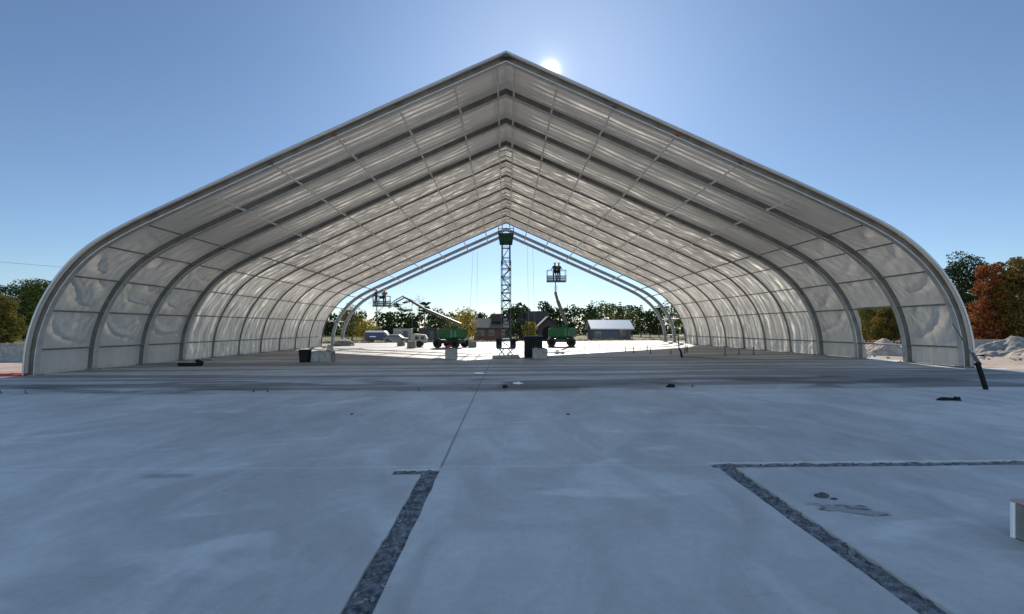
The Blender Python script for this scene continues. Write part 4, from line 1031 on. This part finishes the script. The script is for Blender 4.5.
# ------------------------------------------------------------------ houses, shed, van
def house(name, x0, x1, y, dep, zw, zr, wm_, rm_, label, axis='x', win=(), over=.5, cat='house'):
    g = gz((x0+x1)/2, y)-.1; xc = (x0+x1)/2; r = empty(name, (xc, y, g)); tag(r, label, cat)
    hw = (x1-x0)/2; mb = MB()
    if axis == 'x':                                # ridge parallel to the front
        mb.prism([(0, 0), (dep, 0), (dep, zw), (dep/2, zr-.12), (0, zw)], 'x', -hw, hw); mb.build('wall', wm_, r)
        mb = MB(); sl_ = (zr-zw)/(dep/2)
        mb.prism([(-over, zw-over*sl_), (dep/2, zr), (dep+over, zw-over*sl_), (dep+over, zw-over*sl_+.18), (dep/2, zr+.2), (-over, zw-over*sl_+.18)], 'x', -hw-over, hw+over); rf = mb.build('roof', rm_, r)
    else:
        mb.prism([(-hw, 0), (hw, 0), (hw, zw), (0, zr-.12), (-hw, zw)], 'y', 0, dep); mb.build('wall', wm_, r)
        mb = MB(); sl_ = (zr-zw)/hw
        mb.prism([(-hw-over, zw-over*sl_), (0, zr), (hw+over, zw-over*sl_), (hw+over, zw-over*sl_+.18), (0, zr+.2), (-hw-over, zw-over*sl_+.18)], 'y', -over, dep+over); rf = mb.build('roof', rm_, r)
    for (wx_, wz, ww, wh, kind) in win:
        fr = MB(); fr.rbox((wx_, -.03, wz), (ww+.16, .06, wh+.16), .01); f = fr.build('window' if kind == 'w' else 'door', M['tan'] if kind == 'w' else M['siding'], r)
        p = MB(); p.rbox((wx_, -.066, wz), (ww, .012, wh), .003); p.build('pane', M['glass'], f)
    return r, rf
D = 96
r, rf = house('brick_house', wx(474, D), wx(512, D), D, 7, 2.55, 4.2, M['brick'], M['roofg'], 'low brick house with a grey roof left of the mast tower', 'x', [(-2.4, 1.4, 1.1, 1.0, 'w'), (-.3, 1.4, .9, 1.0, 'w'), (2.0, 1.1, .9, 2.0, 'd')])
mb = MB(); mb.prism([(-.1, 3.6), (-.1, 5.2), (3.4, 5.4), (3.4, 3.6)], 'x', -.4, 1.9); mb.build('roof_dormer', M['roofd'], r)
D = 92
house('dark_gable_house', wx(520, D), wx(549, D), D+3, 8, 2.8, 5.6, M['siding'], M['roofd'], 'dark roofed house behind the trees right of the mast tower', 'x', [(1.0, 1.5, 1, 1, 'w')])
D = 88
r, rf = house('brown_gable_house', wx(538, D), wx(559, D), D, 6, 2.5, 4.3, M['siding'], M['roofd'], 'brown gabled barn with a dark arched opening behind the raised boom lift', 'y')
mb = MB(); mb.prism([(-1.1, 0)]+[(-1.1*math.cos(a*math.pi/10), 1.7+.9*math.sin(a*math.pi/10)) for a in range(11)]+[(1.1, 0)], 'y', -.05, -.01); mb.build('arched_door', M['black'], r)
D = 90
r, rf = house('white_roof_shed', wx(593, D), wx(631, D), D, 6, 2.15, 3.55, M['grey_wall'], M['metalroof'], 'long low shed with a white metal roof in front of the far trees', 'x', [(-2.6, 1.1, 1, .8, 'w'), (2.2, 1.0, 1.6, 1.9, 'd')], cat='shed')
for (px, D, ww, hh, m, lb) in ((402, 88, 3.2, 2.3, 'tan', 'tan site container right of the purple van'), (428, 86, 3.4, 2.4, 'siding', 'brown site container behind the boom lift')):
    r = empty('site_container', (wx(px, D), D, gz(-15, D)-.06)); tag(r, lb, 'container')
    mb = MB(); mb.rbox((0, 1, hh/2+.1), (ww, 2.2, hh-.1), .04)
    for k in range(int(ww/.3)): mb.rbox((-ww/2+.2+k*.3, -.115, hh/2+.1), (.12, .03, hh-.35), .01)
    mb.build('container_body', M[m], r); mb = MB(); mb.rbox((ww*.2, -.15, 1.05), (.8, .03, 1.8), .01); mb.build('door', M['steel_d'], r)
# van
D = 84; r = empty('purple_van', (wx(379.5, D), D, gz(-20, D)-.06)); tag(r, 'purple delivery van with a white roof parked beyond the left ribs', 'van')
mb = MB(); mb.prism([(-2.3, .35), (1.95, .35), (2.25, .5), (2.25, 1.0), (1.75, 1.15), (1.25, 1.75), (-2.25, 1.75)], 'y', -.95, .95); b = mb.build('body', M['purple'], r)
mb = MB(); mb.prism([(-2.27, 1.752), (1.24, 1.752), (1.0, 2.0), (-2.15, 2.0)], 'y', -.9, .9); mb.build('roof', M['white'], r)
mb = MB(); mb.prism([(1.28, 1.62), (1.66, 1.18), (1.2, 1.18), (1.0, 1.62)], 'y', -.957, -.951); mb.build('side_window', M['glass'], r)
mb = MB(); mb.rbox((-.9, -.957, 1.0), (1.1, .01, .16), .002); mb.build('side_stripe', M['white'], r)
for sx in (-1.5, 1.45):
    for s in (-1, 1): mb = MB(); mb.tube([(sx, s*.97, .36), (sx, s*.72, .36)], .36, 18); mb.build('wheel', M['rubber'], r)
# grey car beside it
D = 80; r = empty('parked_car', (wx(396, D), D, gz(-18, D)-.06)); tag(r, 'small dark grey car parked at the nose of the purple van', 'car')
mb = MB(); mb.prism([(-1.9, .3), (1.9, .3), (2.0, .75), (1.2, .88), (.6, 1.35), (-.9, 1.38), (-1.6, .92), (-1.95, .85)], 'y', -.82, .82); mb.build('body', M['steel'], r)
mb = MB(); mb.prism([(-1.35, .92), (1.05, .92), (.55, 1.28), (-.85, 1.3)], 'y', -.827, -.821); mb.build('side_window', M['glass'], r)
for sx in (-1.2, 1.25):
    for s in (-1, 1): mb = MB(); mb.tube([(sx, s*.84, .32), (sx, s*.62, .32)], .32, 18); mb.build('wheel', M['rubber'], r)

# ------------------------------------------------------------------ heaps and rocks outside
def heap(name, x, y, rx, ry, h, m, label, seed):
    vs = []; fs = []; n = 80
    for j in range(n+1):
        for i in range(n+1):
            u = i/n*2-1; v = j/n*2-1; d = math.hypot(u, v)+.18*noise.noise(Vector((u*2, v*2, seed)))
            zz = h*max(0, 1-d)**.85*(1+.25*noise.noise(Vector((u*3, v*3, seed+5))))+.06*h*noise.noise(Vector((u*9, v*9, seed)))+.05*h*noise.noise(Vector((u*23, v*23, seed)))*max(0, 1-d)
            vs.append((u*rx, v*ry, zz-.08))
    for j in range(n):
        for i in range(n): fs.append((j*(n+1)+i, j*(n+1)+i+1, (j+1)*(n+1)+i+1, (j+1)*(n+1)+i))
    mb = MB(); mb.add(vs, fs)
    return tag(mb.build(name, m, smooth=True, loc=(x, y, gz(x, y)-.04)), label, 'heap', 'heaps of fill beside the tent')
heap('gravel_heap', wx(1012, 26.5), 26.5, 2.1, 1.8, 1.15, M['gravel'], 'grey gravel heap at the right edge in front of the red maple', 1)
heap('gravel_heap', wx(1040, 24), 24, 1.5, 1.4, .75, M['dirtheap'], 'pale sandy heap cut off by the right edge', 2)
heap('sand_heap', wx(884, 28.2), 28.2, 1.5, 1.6, 1.0, M['dirtheap'], 'sandy heap seen through the gap in the right wall', 3)
heap('sand_heap', wx(862, 30.5), 30.5, 1.3, 1.5, .8, M['gravel'], 'grey heap behind the rib beside the gap in the right wall', 4)
# low grey concrete barriers at far left and right
def barrier(x, y, L_, label, rz=0):
    mb = MB(); mb.prism([(-.3, 0), (.3, 0), (.25, .15), (.1, .35), (.08, .8), (-.08, .8), (-.1, .35), (-.25, .15)], 'x', -L_/2, L_/2)
    o = mb.build('road_barrier', M['cblock'], loc=(x, y, gz(x, y)-.06)); o.rotation_euler = (0, 0, rz); tag(o, label, 'barrier', 'concrete barriers beside the site')
barrier(-27.5, 29, 7.5, 'concrete road barrier outside the left front rib', .05)
barrier(-36, 38, 12, 'farther concrete road barrier outside on the left', 0)
barrier(30.5, 31, 8, 'concrete road barrier behind the gravel heap on the right', -.05)
random.seed(4); mb = MB()
for i in range(420):
    x = random.uniform(-40, -22); y = random.uniform(30, 44); stone(mb, (x, y, gz(x)-.02), random.uniform(.08, .3))
for i in range(320):
    x = random.uniform(19.5, 34); y = random.uniform(22, 40); stone(mb, (x, y, gz(x)-.03), random.uniform(.04, .16))
tag(mb.build('loose_stones', M['gravel']), 'loose pale stones scattered on the ground on both sides of the tent', 'stones', kind='stuff')
